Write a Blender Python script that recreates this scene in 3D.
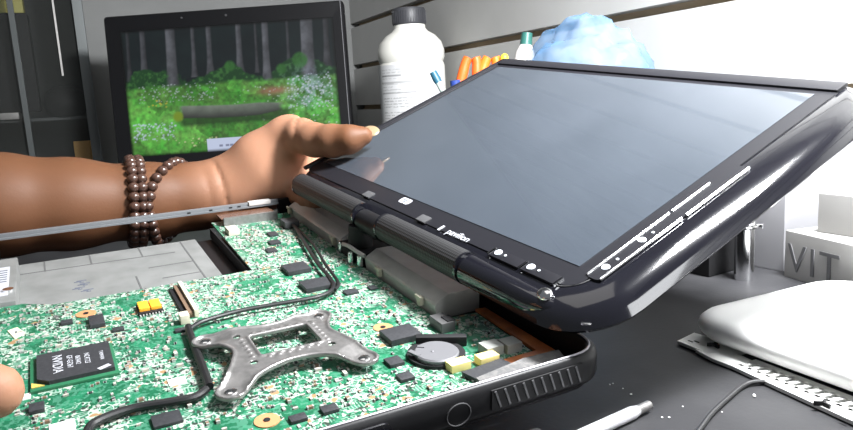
import bpy, bmesh, math, random
import numpy as np
from mathutils import Vector, Matrix
random.seed(7); rng = np.random.default_rng(7)
for o in list(bpy.data.objects): bpy.data.objects.remove(o)
SC = bpy.context.scene; COL = SC.collection
# ------------------------------------------------------------------ camera, world, lights, exposure
cam = bpy.data.cameras.new('camera'); cam.sensor_width = 36.0; cam.lens = 36.0*690/853; cam.clip_start = 0.01
co = bpy.data.objects.new('camera', cam); COL.objects.link(co)
R = Matrix(((0.4327059997960428, -0.12677186242156113, 0.8925773986824201),
            (0.8999049353586573, 0.12024817880357538, -0.4191795352966964),
            (-0.054190636254227126, 0.9846163061784995, 0.16611473309062597)))
co.matrix_world = Matrix.Translation((0, 0, 0.1285)) @ R.to_4x4(); SC.camera = co
W = bpy.data.worlds.new('room_light'); SC.world = W; W.use_nodes = True
W.node_tree.nodes['Background'].inputs[0].default_value = (0.80, 0.86, 0.93, 1)
W.node_tree.nodes['Background'].inputs[1].default_value = 0.17
def area(name, loc, to, sx, sy, power, col=(1, 1, 1)):
    l = bpy.data.lights.new(name, 'AREA'); l.shape = 'RECTANGLE'; l.size = sx; l.size_y = sy; l.energy = power; l.color = col
    o = bpy.data.objects.new(name, l); COL.objects.link(o); o.location = loc
    o.rotation_euler = (Vector(to)-Vector(loc)).to_track_quat('-Z', 'Y').to_euler(); return o
area('window_daylight', (0.62, 0.50, 0.55), (-0.35, 0.30, 0.05), 0.5, 0.6, 8, (0.96, 0.98, 1.0))
area('bench_lamp', (-0.15, 0.38, 0.50), (-0.42, 0.52, 0.12), 0.18, 0.12, 24, (0.97, 0.98, 1.0))
area('ceiling_lamp', (-0.55, -0.15, 1.7), (-0.45, 0.1, 0), 0.9, 0.9, 3.2, (1.0, 0.97, 0.92))
vs = SC.view_settings; vs.view_transform = 'Standard'; vs.look = 'None'; vs.gamma = 1.0; vs.exposure = 0.0; vs.use_curve_mapping = False
# ------------------------------------------------------------------ materials
def pr(name, col, rough=0.5, metal=0.0, spec=0.5, coat=0.0, noise=None, bump=None, emit=None):
    m = bpy.data.materials.new(name); m.use_nodes = True; nt = m.node_tree; b = nt.nodes['Principled BSDF']
    b.inputs['Base Color'].default_value = (*col, 1); b.inputs['Roughness'].default_value = rough
    b.inputs['Metallic'].default_value = metal; b.inputs['Specular IOR Level'].default_value = spec
    b.inputs['Coat Weight'].default_value = coat; b.inputs['Coat Roughness'].default_value = 0.05
    tc = nt.nodes.new('ShaderNodeTexCoord')
    if noise:
        sc, col2, lo, hi = noise
        n = nt.nodes.new('ShaderNodeTexNoise'); n.inputs['Scale'].default_value = sc; n.inputs['Detail'].default_value = 5
        r = nt.nodes.new('ShaderNodeMapRange'); r.inputs[1].default_value = lo; r.inputs[2].default_value = hi
        mx = nt.nodes.new('ShaderNodeMix'); mx.data_type = 'RGBA'
        mx.inputs[6].default_value = (*col, 1); mx.inputs[7].default_value = (*col2, 1)
        nt.links.new(tc.outputs['Object'], n.inputs['Vector']); nt.links.new(n.outputs[0], r.inputs[0])
        nt.links.new(r.outputs[0], mx.inputs[0]); nt.links.new(mx.outputs[2], b.inputs['Base Color'])
    if bump:
        sc, st, dist = bump
        n = nt.nodes.new('ShaderNodeTexNoise'); n.inputs['Scale'].default_value = sc; n.inputs['Detail'].default_value = 4
        bp = nt.nodes.new('ShaderNodeBump'); bp.inputs['Strength'].default_value = st; bp.inputs['Distance'].default_value = dist
        nt.links.new(tc.outputs['Object'], n.inputs['Vector']); nt.links.new(n.outputs[0], bp.inputs['Height'])
        nt.links.new(bp.outputs[0], b.inputs['Normal'])
    return m
def attr_mat(name, attr, rough=0.5, emit=0.0, spec=0.5, sss=0.0, bump=None):
    m = pr(name, (0.5, 0.5, 0.5), rough, spec=spec, bump=bump); nt = m.node_tree; b = nt.nodes['Principled BSDF']
    a = nt.nodes.new('ShaderNodeVertexColor'); a.layer_name = attr
    if emit:
        b.inputs['Base Color'].default_value = (0.01, 0.01, 0.01, 1)
        nt.links.new(a.outputs[0], b.inputs['Emission Color']); b.inputs['Emission Strength'].default_value = emit
    else: nt.links.new(a.outputs[0], b.inputs['Base Color'])
    if sss: b.inputs['Subsurface Weight'].default_value = sss; b.inputs['Subsurface Radius'].default_value = (0.004, 0.0015, 0.0008)
    return m
M = {}
M['black'] = pr('black_plastic', (0.008, 0.008, 0.009), 0.42, spec=0.22)
M['matblack'] = pr('matt_black_plastic', (0.012, 0.012, 0.013), 0.6, spec=0.3)
M['gloss'] = pr('piano_black', (0.006, 0.006, 0.009), 0.10, spec=0.6, coat=0.6)
M['bezel'] = pr('bezel_black', (0.012, 0.012, 0.015), 0.35, spec=0.35)
M['chip'] = pr('chip_epoxy', (0.022, 0.023, 0.026), 0.55, noise=(900, (0.035, 0.036, 0.04), 0.4, 0.7))
M['steel'] = pr('brushed_steel', (0.29, 0.28, 0.275), 0.34, 0.65, noise=(300, (0.21, 0.205, 0.20), 0.35, 0.7))
M['chrome'] = pr('chrome', (0.85, 0.85, 0.86), 0.12, 1.0)
M['alu'] = pr('dull_aluminium', (0.55, 0.54, 0.52), 0.42, 0.25, noise=(120, (0.48, 0.47, 0.45), 0.35, 0.7))
M['tray'] = pr('tinned_sheet', (0.20, 0.205, 0.20), 0.55, 0.1, noise=(55, (0.15, 0.155, 0.15), 0.4, 0.7))
M['groove'] = pr('dark_groove', (0.09, 0.09, 0.09), 0.8)
M['ink'] = pr('dark_ink', (0.10, 0.11, 0.14), 0.8)
M['white'] = pr('white_plastic', (0.80, 0.80, 0.78), 0.4)
M['print'] = pr('white_print', (0.42, 0.43, 0.46), 0.6)
M['cream'] = pr('cream_nylon', (0.50, 0.47, 0.37), 0.5)
M['yellow'] = pr('yellow_tape', (0.80, 0.66, 0.26), 0.5)
M['orange'] = pr('orange_body', (0.85, 0.38, 0.03), 0.5)
M['kapton'] = pr('amber_film', (0.62, 0.20, 0.06), 0.3, noise=(80, (0.38, 0.11, 0.035), 0.4, 0.6))
M['copper'] = pr('copper_pad', (0.62, 0.30, 0.14), 0.45, 0.3)
M['solder'] = pr('solder', (0.42, 0.42, 0.40), 0.4, 0.3)
M['tan'] = pr('tan_ceramic', (0.17, 0.11, 0.07), 0.6)
M['ceram'] = pr('pale_ceramic', (0.40, 0.37, 0.31), 0.6)
M['sgreen'] = pr('chip_substrate', (0.02, 0.13, 0.06), 0.45)
M['foam'] = pr('grey_foam', (0.15, 0.145, 0.14), 0.9, noise=(500, (0.10, 0.10, 0.10), 0.4, 0.6))
M['coin'] = pr('battery_steel', (0.17, 0.17, 0.18), 0.5, 0.4)
M['icon'] = pr('icon_print', (0.75, 0.80, 0.85), 0.5)
M['rubber'] = pr('grey_rubber', (0.055, 0.055, 0.058), 0.7)
M['greycable'] = pr('cable_jacket', (0.012, 0.012, 0.013), 0.4)
def pcb_mat():
    m = pr('green_circuit_board', (0.02, 0.25, 0.11), 0.4); nt = m.node_tree; b = nt.nodes['Principled BSDF']; N = nt.nodes.new; L = nt.links.new
    tc = N('ShaderNodeTexCoord')
    def vor(scale, feat, rnd=1.0, metric='MANHATTAN'):
        v = N('ShaderNodeTexVoronoi'); v.inputs['Scale'].default_value = scale; v.feature = feat; v.inputs['Randomness'].default_value = rnd
        if feat != 'DISTANCE_TO_EDGE': v.distance = metric
        L(tc.outputs['Object'], v.inputs['Vector']); return v
    def noise(scale, det=3):
        n = N('ShaderNodeTexNoise'); n.inputs['Scale'].default_value = scale; n.inputs['Detail'].default_value = det
        L(tc.outputs['Object'], n.inputs['Vector']); return n.outputs[0]
    def mth(op, a, bb):
        k = N('ShaderNodeMath'); k.operation = op
        for i, x in ((0, a), (1, bb)):
            if isinstance(x, (int, float)): k.inputs[i].default_value = x
            else: L(x, k.inputs[i])
        return k.outputs[0]
    def mix(f, a, bb):
        k = N('ShaderNodeMix'); k.data_type = 'RGBA'; L(f, k.inputs[0])
        for i, x in ((6, a), (7, bb)):
            if isinstance(x, tuple): k.inputs[i].default_value = (*x, 1)
            else: L(x, k.inputs[i])
        return k.outputs[2]
    def sep(c):
        s = N('ShaderNodeSeparateColor'); L(c, s.inputs[0]); return s.outputs
    base = mix(mth('GREATER_THAN', noise(90), 0.52), (0.008, 0.100, 0.046), (0.014, 0.150, 0.072))
    v1 = vor(330, 'F1'); c1 = sep(v1.outputs['Color']); e1 = vor(330, 'DISTANCE_TO_EDGE')
    v2 = vor(700, 'F1', 0.9); c2 = sep(v2.outputs['Color'])
    v3 = vor(150, 'F1', 0.8, 'CHEBYCHEV'); c3 = sep(v3.outputs['Color'])
    dens = mth('GREATER_THAN', mth('ADD', noise(38, 2), mth('MULTIPLY', c3[1], 0.16)), 0.515)
    base = mix(mth('MULTIPLY', mth('GREATER_THAN', c2[2], 0.60), 0.6), base, (0.07, 0.22, 0.145))
    sx = N('ShaderNodeSeparateXYZ'); L(tc.outputs['Object'], sx.inputs[0])
    hx = mth('SINE', mth('MULTIPLY', sx.outputs[0], 5000.0), 0); hy = mth('SINE', mth('MULTIPLY', sx.outputs[1], 5000.0), 0)
    comb = mth('MAXIMUM', mth('MULTIPLY', mth('GREATER_THAN', hx, 0.25), mth('GREATER_THAN', c1[0], 0.74)), mth('MULTIPLY', mth('GREATER_THAN', hy, 0.25), mth('LESS_THAN', c1[0], 0.22)))
    col = mix(mth('MULTIPLY', comb, mth('MULTIPLY', dens, 0.85)), base, (0.22, 0.34, 0.27))
    silk = mth('MULTIPLY', mth('LESS_THAN', e1.outputs[0], 0.065), mth('GREATER_THAN', c3[0], 0.35))
    col = mix(mth('MULTIPLY', silk, dens), col, (0.32, 0.42, 0.35))
    pads = mth('MULTIPLY', mth('GREATER_THAN', c2[0], 0.84), dens)
    col = mix(pads, col, (0.40, 0.45, 0.38))
    dark = mth('MULTIPLY', mth('LESS_THAN', c2[1], 0.11), dens)
    col = mix(dark, col, (0.03, 0.045, 0.035))
    warm = mth('MULTIPLY', mth('LESS_THAN', c1[2], 0.03), dens)
    col = mix(warm, col, (0.30, 0.18, 0.09))
    L(col, b.inputs['Base Color']); return m
M['pcb'] = pcb_mat()
def screen_glass():
    m = pr('touch_glass', (0.048, 0.058, 0.072), 0.09, spec=0.9, noise=(16, (0.058, 0.069, 0.085), 0.35, 0.7)); b = m.node_tree.nodes['Principled BSDF']
    b.inputs['Coat Weight'].default_value = 1.0; b.inputs['Coat IOR'].default_value = 1.9; b.inputs['Coat Roughness'].default_value = 0.03; return m
M['glass'] = screen_glass()
def mesh_grille():
    m = pr('speaker_mesh', (0.02, 0.02, 0.021), 0.45); nt = m.node_tree; b = nt.nodes['Principled BSDF']
    tc = nt.nodes.new('ShaderNodeTexCoord'); v = nt.nodes.new('ShaderNodeTexVoronoi'); v.inputs['Scale'].default_value = 700; v.inputs['Randomness'].default_value = 0.0
    bp = nt.nodes.new('ShaderNodeBump'); bp.inputs['Strength'].default_value = 0.7; bp.inputs['Distance'].default_value = 0.0006
    nt.links.new(tc.outputs['Object'], v.inputs['Vector']); nt.links.new(v.outputs[0], bp.inputs['Height']); nt.links.new(bp.outputs[0], b.inputs['Normal']); return m
M['grille'] = mesh_grille()
def see_through(name, col, alpha, rough=0.1, coat=0.0):
    m = pr(name, col, rough); b = m.node_tree.nodes['Principled BSDF']; b.inputs['Alpha'].default_value = alpha; b.inputs['Coat Weight'].default_value = coat; return m
# ------------------------------------------------------------------ builders
class MB:
    def __init__(s): s.bm = bmesh.new()
    def _fin(s, r, mat):
        for f in r: f.material_index = mat
    def poly(s, vs, mat=0):
        f = s.bm.faces.new([s.bm.verts.new(v) for v in vs]); f.material_index = mat; return f
    def box(s, c, d, mat=0, rz=0.0, mtx=None, bev=0.0):
        n0 = len(s.bm.faces)
        g = bmesh.ops.create_cube(s.bm, size=1.0)
        mm = Matrix.Translation(c) @ (mtx.to_4x4() if mtx else Matrix.Rotation(rz, 4, 'Z')) @ Matrix.Diagonal((*d, 1))
        bmesh.ops.transform(s.bm, matrix=mm, verts=g['verts'])
        fs = list({f for v in g['verts'] for f in v.link_faces})
        s._fin(fs, mat)
        if bev:
            es = list({e for v in g['verts'] for e in v.link_edges})
            r = bmesh.ops.bevel(s.bm, geom=es, offset=bev, segments=2, affect='EDGES', profile=0.7)
            s._fin(r['faces'], mat)
        return s
    def cone(s, p0, p1, r0, r1=None, seg=24, mat=0, cap=True):
        return s.tube([p0, p1], [r0, r0 if r1 is None else r1], seg, mat, cap)
    def tube(s, path, r, seg=10, mat=0, cap=True):
        P = [Vector(p) for p in path]; n = len(P); rs = r if isinstance(r, (list, tuple)) else [r]*n
        rings = []; up = None
        for i in range(n):
            t = (P[min(i+1, n-1)]-P[max(i-1, 0)]).normalized()
            if up is None: up = Vector((0, 0, 1)) if abs(t.z) < 0.9 else Vector((1, 0, 0))
            a = (up - t*up.dot(t)).normalized(); up = a; b = t.cross(a)
            rings.append([s.bm.verts.new(P[i]+(a*math.cos(2*math.pi*k/seg)+b*math.sin(2*math.pi*k/seg))*rs[i]) for k in range(seg)])
        for i in range(n-1):
            for k in range(seg):
                s.bm.faces.new((rings[i][k], rings[i][(k+1) % seg], rings[i+1][(k+1) % seg], rings[i+1][k])).material_index = mat
        if cap:
            s.bm.faces.new(rings[0][::-1]).material_index = mat; s.bm.faces.new(rings[-1]).material_index = mat
        return s
    def lathe(s, prof, c=(0, 0, 0), seg=40, mat=0):
        c = Vector(c); rings = []
        for r, z in prof: rings.append([s.bm.verts.new(c+Vector((r*math.cos(2*math.pi*k/seg), r*math.sin(2*math.pi*k/seg), z))) for k in range(seg)])
        for i in range(len(prof)-1):
            for k in range(seg): s.bm.faces.new((rings[i][k], rings[i][(k+1) % seg], rings[i+1][(k+1) % seg], rings[i+1][k])).material_index = mat
        s.bm.faces.new(rings[0][::-1]).material_index = mat; s.bm.faces.new(rings[-1]).material_index = mat
        return s
    def prism(s, pts, z0, z1, mat=0, topmat=None):
        a = sum(pts[i][0]*pts[(i+1) % len(pts)][1]-pts[(i+1) % len(pts)][0]*pts[i][1] for i in range(len(pts)))
        if a < 0: pts = pts[::-1]
        lo = [s.bm.verts.new((x, y, z0)) for x, y in pts]; hi = [s.bm.verts.new((x, y, z1)) for x, y in pts]; n = len(pts)
        s.bm.faces.new(lo[::-1]).material_index = mat; s.bm.faces.new(hi).material_index = mat if topmat is None else topmat
        for i in range(n): s.bm.faces.new((lo[i], lo[(i+1) % n], hi[(i+1) % n], hi[i])).material_index = mat
        return s
    def rings(s, rs, mat=0, mats=None, cap0=True, cap1=True):
        V = [[s.bm.verts.new(p) for p in r] for r in rs]; n = len(V[0])
        for i in range(len(V)-1):
            for k in range(n): s.bm.faces.new((V[i][k], V[i][(k+1) % n], V[i+1][(k+1) % n], V[i+1][k])).material_index = mats[i] if mats else mat
        if cap0: s.bm.faces.new(V[0][::-1]).material_index = mats[0] if mats else mat
        if cap1: s.bm.faces.new(V[-1]).material_index = mats[-1] if mats else mat
        return s
    def ball(s, c, r, mat=0, sub=2, scale=(1, 1, 1)):
        g = bmesh.ops.create_icosphere(s.bm, subdivisions=sub, radius=r)
        bmesh.ops.transform(s.bm, matrix=Matrix.Translation(c) @ Matrix.Diagonal((*scale, 1)), verts=g['verts'])
        s._fin({f for v in g['verts'] for f in v.link_faces}, mat); return s
    def build(s, name, mats, parent=None, mtx=None, ang=35, fix=True):
        if fix: bmesh.ops.recalc_face_normals(s.bm, faces=s.bm.faces)
        me = bpy.data.meshes.new(name); s.bm.to_mesh(me); s.bm.free()
        return link(name, me, mats, parent, mtx, ang)
def link(name, me, mats, parent=None, mtx=None, ang=35):
    for m in (mats if isinstance(mats, (list, tuple)) else [mats]): me.materials.append(M[m] if isinstance(m, str) else m)
    me.polygons.foreach_set('use_smooth', [True]*len(me.polygons))
    if ang: me.set_sharp_from_angle(angle=math.radians(ang))
    o = bpy.data.objects.new(name, me); COL.objects.link(o)
    if parent: o.parent = parent
    if mtx is not None: o.matrix_local = mtx
    return o
def tag(o, label=None, cat=None, group=None, kind=None):
    if label: o['label'] = label
    if cat: o['category'] = cat
    if group: o['group'] = group
    if kind: o['kind'] = kind
    return o
def thing(name, label, cat, mtx=None, group=None):
    o = bpy.data.objects.new(name, None); o.empty_display_size = 0.02; COL.objects.link(o)
    if mtx is not None: o.matrix_world = mtx
    return tag(o, label, cat, group)
def T(*v): return Matrix.Translation(v)
def RZ(a): return Matrix.Rotation(a, 4, 'Z')
def rrect(x0, y0, x1, y1, r, n=6):
    pts = []
    for cx, cy, a0 in ((x1-r, y1-r, 0), (x0+r, y1-r, 90), (x0+r, y0+r, 180), (x1-r, y0+r, 270)):
        for k in range(n+1):
            a = math.radians(a0+90*k/n); pts.append((cx+r*math.cos(a), cy+r*math.sin(a)))
    return pts
def text_mesh(s, size, depth=0.0002):
    cu = bpy.data.curves.new('lettering', 'FONT'); cu.body = s; cu.size = size; cu.extrude = depth; cu.align_x = 'CENTER'; cu.align_y = 'CENTER'
    o = bpy.data.objects.new('lettering', cu); COL.objects.link(o); bpy.context.view_layer.update()
    me = bpy.data.meshes.new_from_object(o.evaluated_get(bpy.context.evaluated_depsgraph_get())); me.materials.clear()
    bpy.data.objects.remove(o); return me
def nets(S, org, h):
    n = np.array(S.shape)-1; ins = S < 0
    acc = np.zeros((*n, 3), np.float32); cnt = np.zeros(n, np.float32)
    cs = [(i, j, k) for i in (0, 1) for j in (0, 1) for k in (0, 1)]
    sl = lambda c: tuple(slice(c[a], c[a]+n[a]) for a in range(3))
    for a in cs:
        for ax in range(3):
            if a[ax]: continue
            b = list(a); b[ax] = 1; sa, sb = S[sl(a)], S[sl(b)]; m = (sa < 0) != (sb < 0)
            t = sa[m]/(sa[m]-sb[m]); p = np.tile(np.array(a, np.float32), (len(t), 1)); p[:, ax] += t
            acc[m] += p; cnt[m] += 1
    act = cnt > 0; idx = np.full(n, -1); idx[act] = np.arange(act.sum())
    V = (acc[act]/cnt[act][:, None]+np.argwhere(act))*h+np.array(org)
    F = []
    for ax in range(3):
        u, v = (ax+1) % 3, (ax+2) % 3
        lo = [slice(None)]*3; lo[ax] = slice(0, -1); hi = [slice(None)]*3; hi[ax] = slice(1, None)
        e = ins[tuple(lo)] != ins[tuple(hi)]; E = np.argwhere(e); s = ins[tuple(lo)][e]
        ok = (E[:, u] > 0) & (E[:, v] > 0) & (E[:, u] < n[u]) & (E[:, v] < n[v]); E, s = E[ok], s[ok]
        q = []
        for du, dv in ((1, 1), (0, 1), (0, 0), (1, 0)):
            c = E.copy(); c[:, u] -= du; c[:, v] -= dv; q.append(idx[c[:, 0], c[:, 1], c[:, 2]])
        q = np.stack(q, 1); q[~s] = q[~s][:, ::-1]; F.append(q)
    F = np.concatenate(F)
    return V, F[(F >= 0).all(1)]
def grid(lo, hi, h):
    ax = [np.arange(a, b, h, dtype=np.float32) for a, b in zip(lo, hi)]
    return np.meshgrid(*ax, indexing='ij')
def rcone(P, a, b, ra, rb):
    a = np.array(a, np.float32); d = np.array(b, np.float32)-a; L2 = float(d@d)+1e-12
    q = [P[i]-a[i] for i in range(3)]; t = np.clip((q[0]*d[0]+q[1]*d[1]+q[2]*d[2])/L2, 0, 1)
    return np.sqrt(sum((q[i]-t*d[i])**2 for i in range(3)))-(ra+(rb-ra)*t)
def smin(a, b, k):
    h = np.clip(0.5+0.5*(b-a)/k, 0, 1); return b*(1-h)+a*h-k*h*(1-h)
def chain(P, pts, k=0.006):
    d = None
    for a, b in zip(pts[:-1], pts[1:]):
        c = rcone(P, a[:3], b[:3], a[3], b[3]); d = c if d is None else smin(d, c, k)
    return d
def pydata(name, V, F):
    me = bpy.data.meshes.new(name); me.from_pydata([tuple(v) for v in V], [], [tuple(f) for f in F]); me.update(); return me
def paint(me, cols, attr='paint'):
    a = me.color_attributes.new(attr, 'FLOAT_COLOR', 'POINT')
    c = np.ones((len(me.vertices), 4), np.float32); c[:, :3] = cols; a.data.foreach_set('color', c.ravel())
# ================================================================== SETTING
def struct(o): o['kind'] = 'structure'; return o
M['wall'] = pr('grey_laminate', (0.45, 0.45, 0.435), 0.45, noise=(9, (0.41, 0.41, 0.395), 0.4, 0.6))
M['mdf'] = pr('tan_fibreboard', (0.50, 0.38, 0.25), 0.8)
M['plain'] = pr('grey_wall_paint', (0.25, 0.255, 0.25), 0.6, noise=(6, (0.22, 0.225, 0.22), 0.4, 0.6))
M['table'] = pr('black_bench_top', (0.020, 0.020, 0.022), 0.5, spec=0.25, noise=(30, (0.034, 0.034, 0.036), 0.4, 0.75), bump=(400, 0.15, 0.0005))
b = MB()
b.box((-0.325, 0.63, 0.9), (2.67, 0.02, 2.0), 1)
zg = 0.2145; pitch = 0.0985
for k in range(-3, 17):
    z0 = zg+pitch*k+0.0055; z1 = zg+pitch*(k+1)-0.0055
    b.box((-0.325, 0.609, (z0+z1)/2), (2.67, 0.022, z1-z0), 0)
    # lips that narrow each groove opening
    b.box((-0.325, 0.6185, z1+0.0015), (2.67, 0.004, 0.003), 1)
struct(b.build('wall_rear', ['wall', 'mdf'], ang=30))
b = MB(); b.box((-1.70, 0.315, 0.9505), (0.10, 0.61, 1.9)); b.box((-2.06, -0.75, 0.9), (0.06, 1.52, 2.0))
struct(b.build('wall_left', ['plain']))
b = MB(); b.box((-0.5, -0.2, -0.80), (3.2, 1.7, 0.05)); struct(b.build('floor', [pr('floor_tile', (0.25, 0.24, 0.22), 0.5)]))
# workbench
tb = thing('workbench', 'matt black workbench top under the opened laptop', 'table', T(-0.5, -0.2, -0.775))
b = MB(); b.box((-0.17, 0.0, 0.76), (2.70, 1.58, 0.03), bev=0.003); b.build('bench_top', ['table'], tb)
for x, y in ((-1.45, -0.72), (1.1, -0.72), (-1.45, 0.72), (1.1, 0.72)):
    b = MB(); b.box((x, y, 0.3725), (0.06, 0.06, 0.745), bev=0.004); b.build('leg', ['matblack'], tb)
# ================================================================== LAPTOP
ML = Matrix(((0.9923747789184729, -0.05709438312258708, 0.10923611848817874, -0.20527644574351955),
             (0.05761883844050192, 0.9983372943460578, -0.0016480820855146738, 0.16822517533994827),
             (-0.10896039474634589, 0.007929573358290018, 0.9940144637997359, 0.028614614954849835), (0, 0, 0, 1)))
lap = thing('laptop', 'opened black laptop with bare green circuit board and glossy raised screen', 'laptop', ML)
# ---- base case : swept wall, open where the drive bay is
def fillet(pts, r, n=6):
    out = [pts[0]]
    for i in range(1, len(pts)-1):
        a, p, c = Vector(pts[i-1]), Vector(pts[i]), Vector(pts[i+1]); ri = r[i]
        if ri == 0: out.append(tuple(p)); continue
        u = (a-p).normalized(); v = (c-p).normalized(); s = p+u*ri; e = p+v*ri
        for k in range(n+1):
            t = k/n; out.append(tuple((s*(1-t)**2+p*2*t*(1-t)+e*t*t)))
    out.append(pts[-1]); return out
path = fillet([(-0.306, -0.034), (-0.306, 0.003), (0.001, 0.003), (0.0, -0.235), (-0.306, -0.235), (-0.306, -0.213)], [0, 0.016, 0.015, 0.016, 0.016, 0])
prof = [(-0.0028, -0.0165), (-0.0028, -0.0004), (-0.0020, 0.0), (-0.0004, 0.0), (0.0006, -0.0008), (0.0014, -0.003), (0.0018, -0.0105), (0.0008, -0.0125), (-0.006, -0.0185), (-0.014, -0.0225), (-0.016, -0.0235), (-0.016, -0.0195)]
def sweep(b, path, prof, mat=0):
    n = len(path); rs = []
    for i, p in enumerate(path):
        t = (Vector(path[min(i+1, n-1)])-Vector(path[max(i-1, 0)])).normalized(); nn = Vector((-t.y, t.x))
        rs.append([(p[0]+nn.x*d, p[1]+nn.y*d, z) for d, z in prof])
    b.rings(rs, mat)
b = MB(); sweep(b, path, prof)
fl = rrect(-0.290, -0.219, -0.016, -0.016, 0.006)
b.prism(fl, -0.0235, -0.0195)
case = b.build('base_case', ['black'], lap, ang=40)
# painted rim highlight, vents, port, emblem on the right side
def xs(z): return 0.0016 + (z+0.003)*-0.05
M['ribs'] = pr('rib_plastic', (0.10, 0.10, 0.105), 0.5)
for k in range(10):
    y = -0.0135-0.0041*k
    b = MB(); b.box((0.0031, y, -0.0062), (0.0006, 0.0008, 0.0072), 0, mtx=Matrix.Rotation(0.35, 3, 'X'))
    b.build('vent_rib', [M['ribs']], case)
b = MB(); b.box((0.0027, -0.032, -0.0062), (0.0006, 0.042, 0.0078)); b.build('vent_recess', ['matblack'], case)
b = MB(); b.tube([(0.0026, -0.0665+0.0048*math.cos(a), -0.0078+0.0042*math.sin(a)) for a in [2*math.pi*k/32 for k in range(33)]], 0.00022, 6, cap=False)
b.build('emblem', ['rubber'], case)
b = MB(); pts = rrect(-0.114, -0.0105, -0.0925, -0.0025, 0.0028)
b.rings([[(0.0020, y, z) for y, z in pts], [(0.0028, y, z) for y, z in pts]]); b.build('port_surround', ['gloss'], case)
b = MB(); pts = rrect(-0.112, -0.0095, -0.0955, -0.0050, 0.0018)
b.rings([[(0.0024, y, z) for y, z in pts], [(0.0034, y, z) for y, z in pts]]); o = b.build('port', ['white'], case)
for (x, y) in ((-0.03, -0.035), (-0.03, -0.205)):
    b = MB(); b.cone((x, y, -0.0265), (x, y, -0.0235), 0.006, 0.007); b.build('rubber_foot', ['rubber'], case)
b = MB(); b.tube([(p[0]*1.0-0.0012*(1 if p[0] > -0.15 else -1), p[1]-0.0012*(1 if p[1] > -0.1 else -1), 0.0) for p in path if p[0] > -0.02 and p[1] > -0.234], 0.0005, 6)
b.build('rim_highlight', [pr('painted_highlight', (0.42, 0.40, 0.44), 0.35)], case)  # pale line laid along the rim, its highlight put in as colour
# ---- left rail over the drive bay
b = MB(); b.box((-0.3060, -0.130, -0.0022), (0.0030, 0.25, 0.0036), 0, bev=0.0006); b.box((-0.3042, -0.130, -0.0034), (0.0016, 0.25, 0.0012), 0)
for y in (-0.083, -0.069, -0.063, -0.098): b.box((-0.3044, y, -0.0030), (0.0006, 0.0022, 0.0026), 1)
b.box((-0.3055, -0.048, -0.0012), (0.005, 0.016, 0.0028), 2, bev=0.0004)
b.build('side_rail', [pr('grey_rail', (0.17, 0.18, 0.19), 0.4, 0.3), 'matblack', 'alu'], lap)
# ---- drive bay tray
b = MB(); b.prism([(-0.2915, -0.213), (-0.2915, -0.098), (-0.196, -0.0985), (-0.19, -0.13), (-0.19, -0.215)], -0.0190, -0.0180)
tray = b.build('drive_bay_tray', ['tray'], lap)
b = MB()
def bar(b, p, q, z, w, h=0.0002, mat=0):
    p, q = Vector((*p, z)), Vector((*q, z)); d = q-p
    b.box((p+q)/2, (d.length, w, h), mat, rz=math.atan2(d.y, d.x))
for p, q in (((-0.2715, -0.2035), (-0.2690, -0.115)), ((-0.2915, -0.1895), (-0.2700, -0.1895)), ((-0.2915, -0.1640), (-0.2700, -0.1640)), ((-0.2915, -0.1345), (-0.2700, -0.1345)), ((-0.2330, -0.1430), (-0.1930, -0.1430)), ((-0.2900, -0.1080), (-0.200, -0.1080)), ((-0.245, -0.1345), (-0.245, -0.1080)), ((-0.222, -0.1300), (-0.222, -0.1080))):
    bar(b, p, q, -0.0179, 0.0009)
b.build('seam', ['groove'], tray)
b = MB()
for k, y in enumerate((-0.1715, -0.1700, -0.1730, -0.1690)):
    for j in range(3): b.box((-0.2415+0.0058*k+0.0015*j, y-0.002*(j % 2), -0.0179), (0.0010, 0.0052-0.0014*j, 0.0002))
b.build('ink_marking', ['ink'], tray)
b = MB(); b.box((-0.24, -0.0868, -0.0155), (0.105, 0.0012, 0.0070)); b.build('bay_wall', ['matblack'], lap)
# ---- silver bracket with white sticker at left
b = MB(); b.box((-0.236, -0.2115, -0.0135), (0.078, 0.018, 0.011), bev=0.001)
hd = b.build('drive_bracket', ['tray'], lap)
b = MB(); b.box((-0.232, -0.2105, -0.0079), (0.050, 0.009, 0.0003)); b.build('sticker', ['print'], hd)
b = MB()
for k in range(6): b.box((-0.250+0.004*k, -0.2105, -0.0077), (0.0012, 0.007, 0.0002))
b.build('barcode', ['ink'], hd)
b = MB(); b.cone((-0.214, -0.206, -0.0080), (-0.214, -0.206, -0.0068), 0.0026); b.build('screw', ['chrome'], hd)
# ---- circuit board
ZB = -0.010
bp = [(-0.299, -0.0845), (-0.187, -0.0865), (-0.187, -0.186), (-0.196, -0.200), (-0.196, -0.222), (-0.006, -0.222), (-0.0065, -0.047), (-0.0280, -0.0265), (-0.0275, -0.012), (-0.073, -0.010), (-0.075, -0.030), (-0.299, -0.030)]
b = MB(); b.prism(bp, -0.0113, ZB); pcb = b.build('circuit_board', ['pcb'], lap)
def inpoly(x, y, P):
    c = False
    for i in range(len(P)):
        (x0, y0), (x1, y1) = P[i], P[i-1]
        if (y0 > y) != (y1 > y) and x < (x1-x0)*(y-y0)/(y1-y0)+x0: c = not c
    return c
blocked = []
def block(x0, y0, x1, y1): blocked.append((x0, y0, x1, y1))
def chip(x0, y0, x1, y1, h, mat='chip', name='chip', label=None, bev=0.0003, legs=True, z0=ZB):
    b = MB(); b.box(((x0+x1)/2, (y0+y1)/2, z0+h/2), (x1-x0, y1-y0, h), 0, bev=bev)
    o = b.build(name, [mat], pcb); block(x0-0.001, y0-0.001, x1+0.001, y1+0.001)
    if legs:
        n = max(3, int((y1-y0)/0.0013)); 
        for side in (x0-0.0005, x1+0.0005):
            pass
    if label: o['label'] = label
    return o
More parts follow.
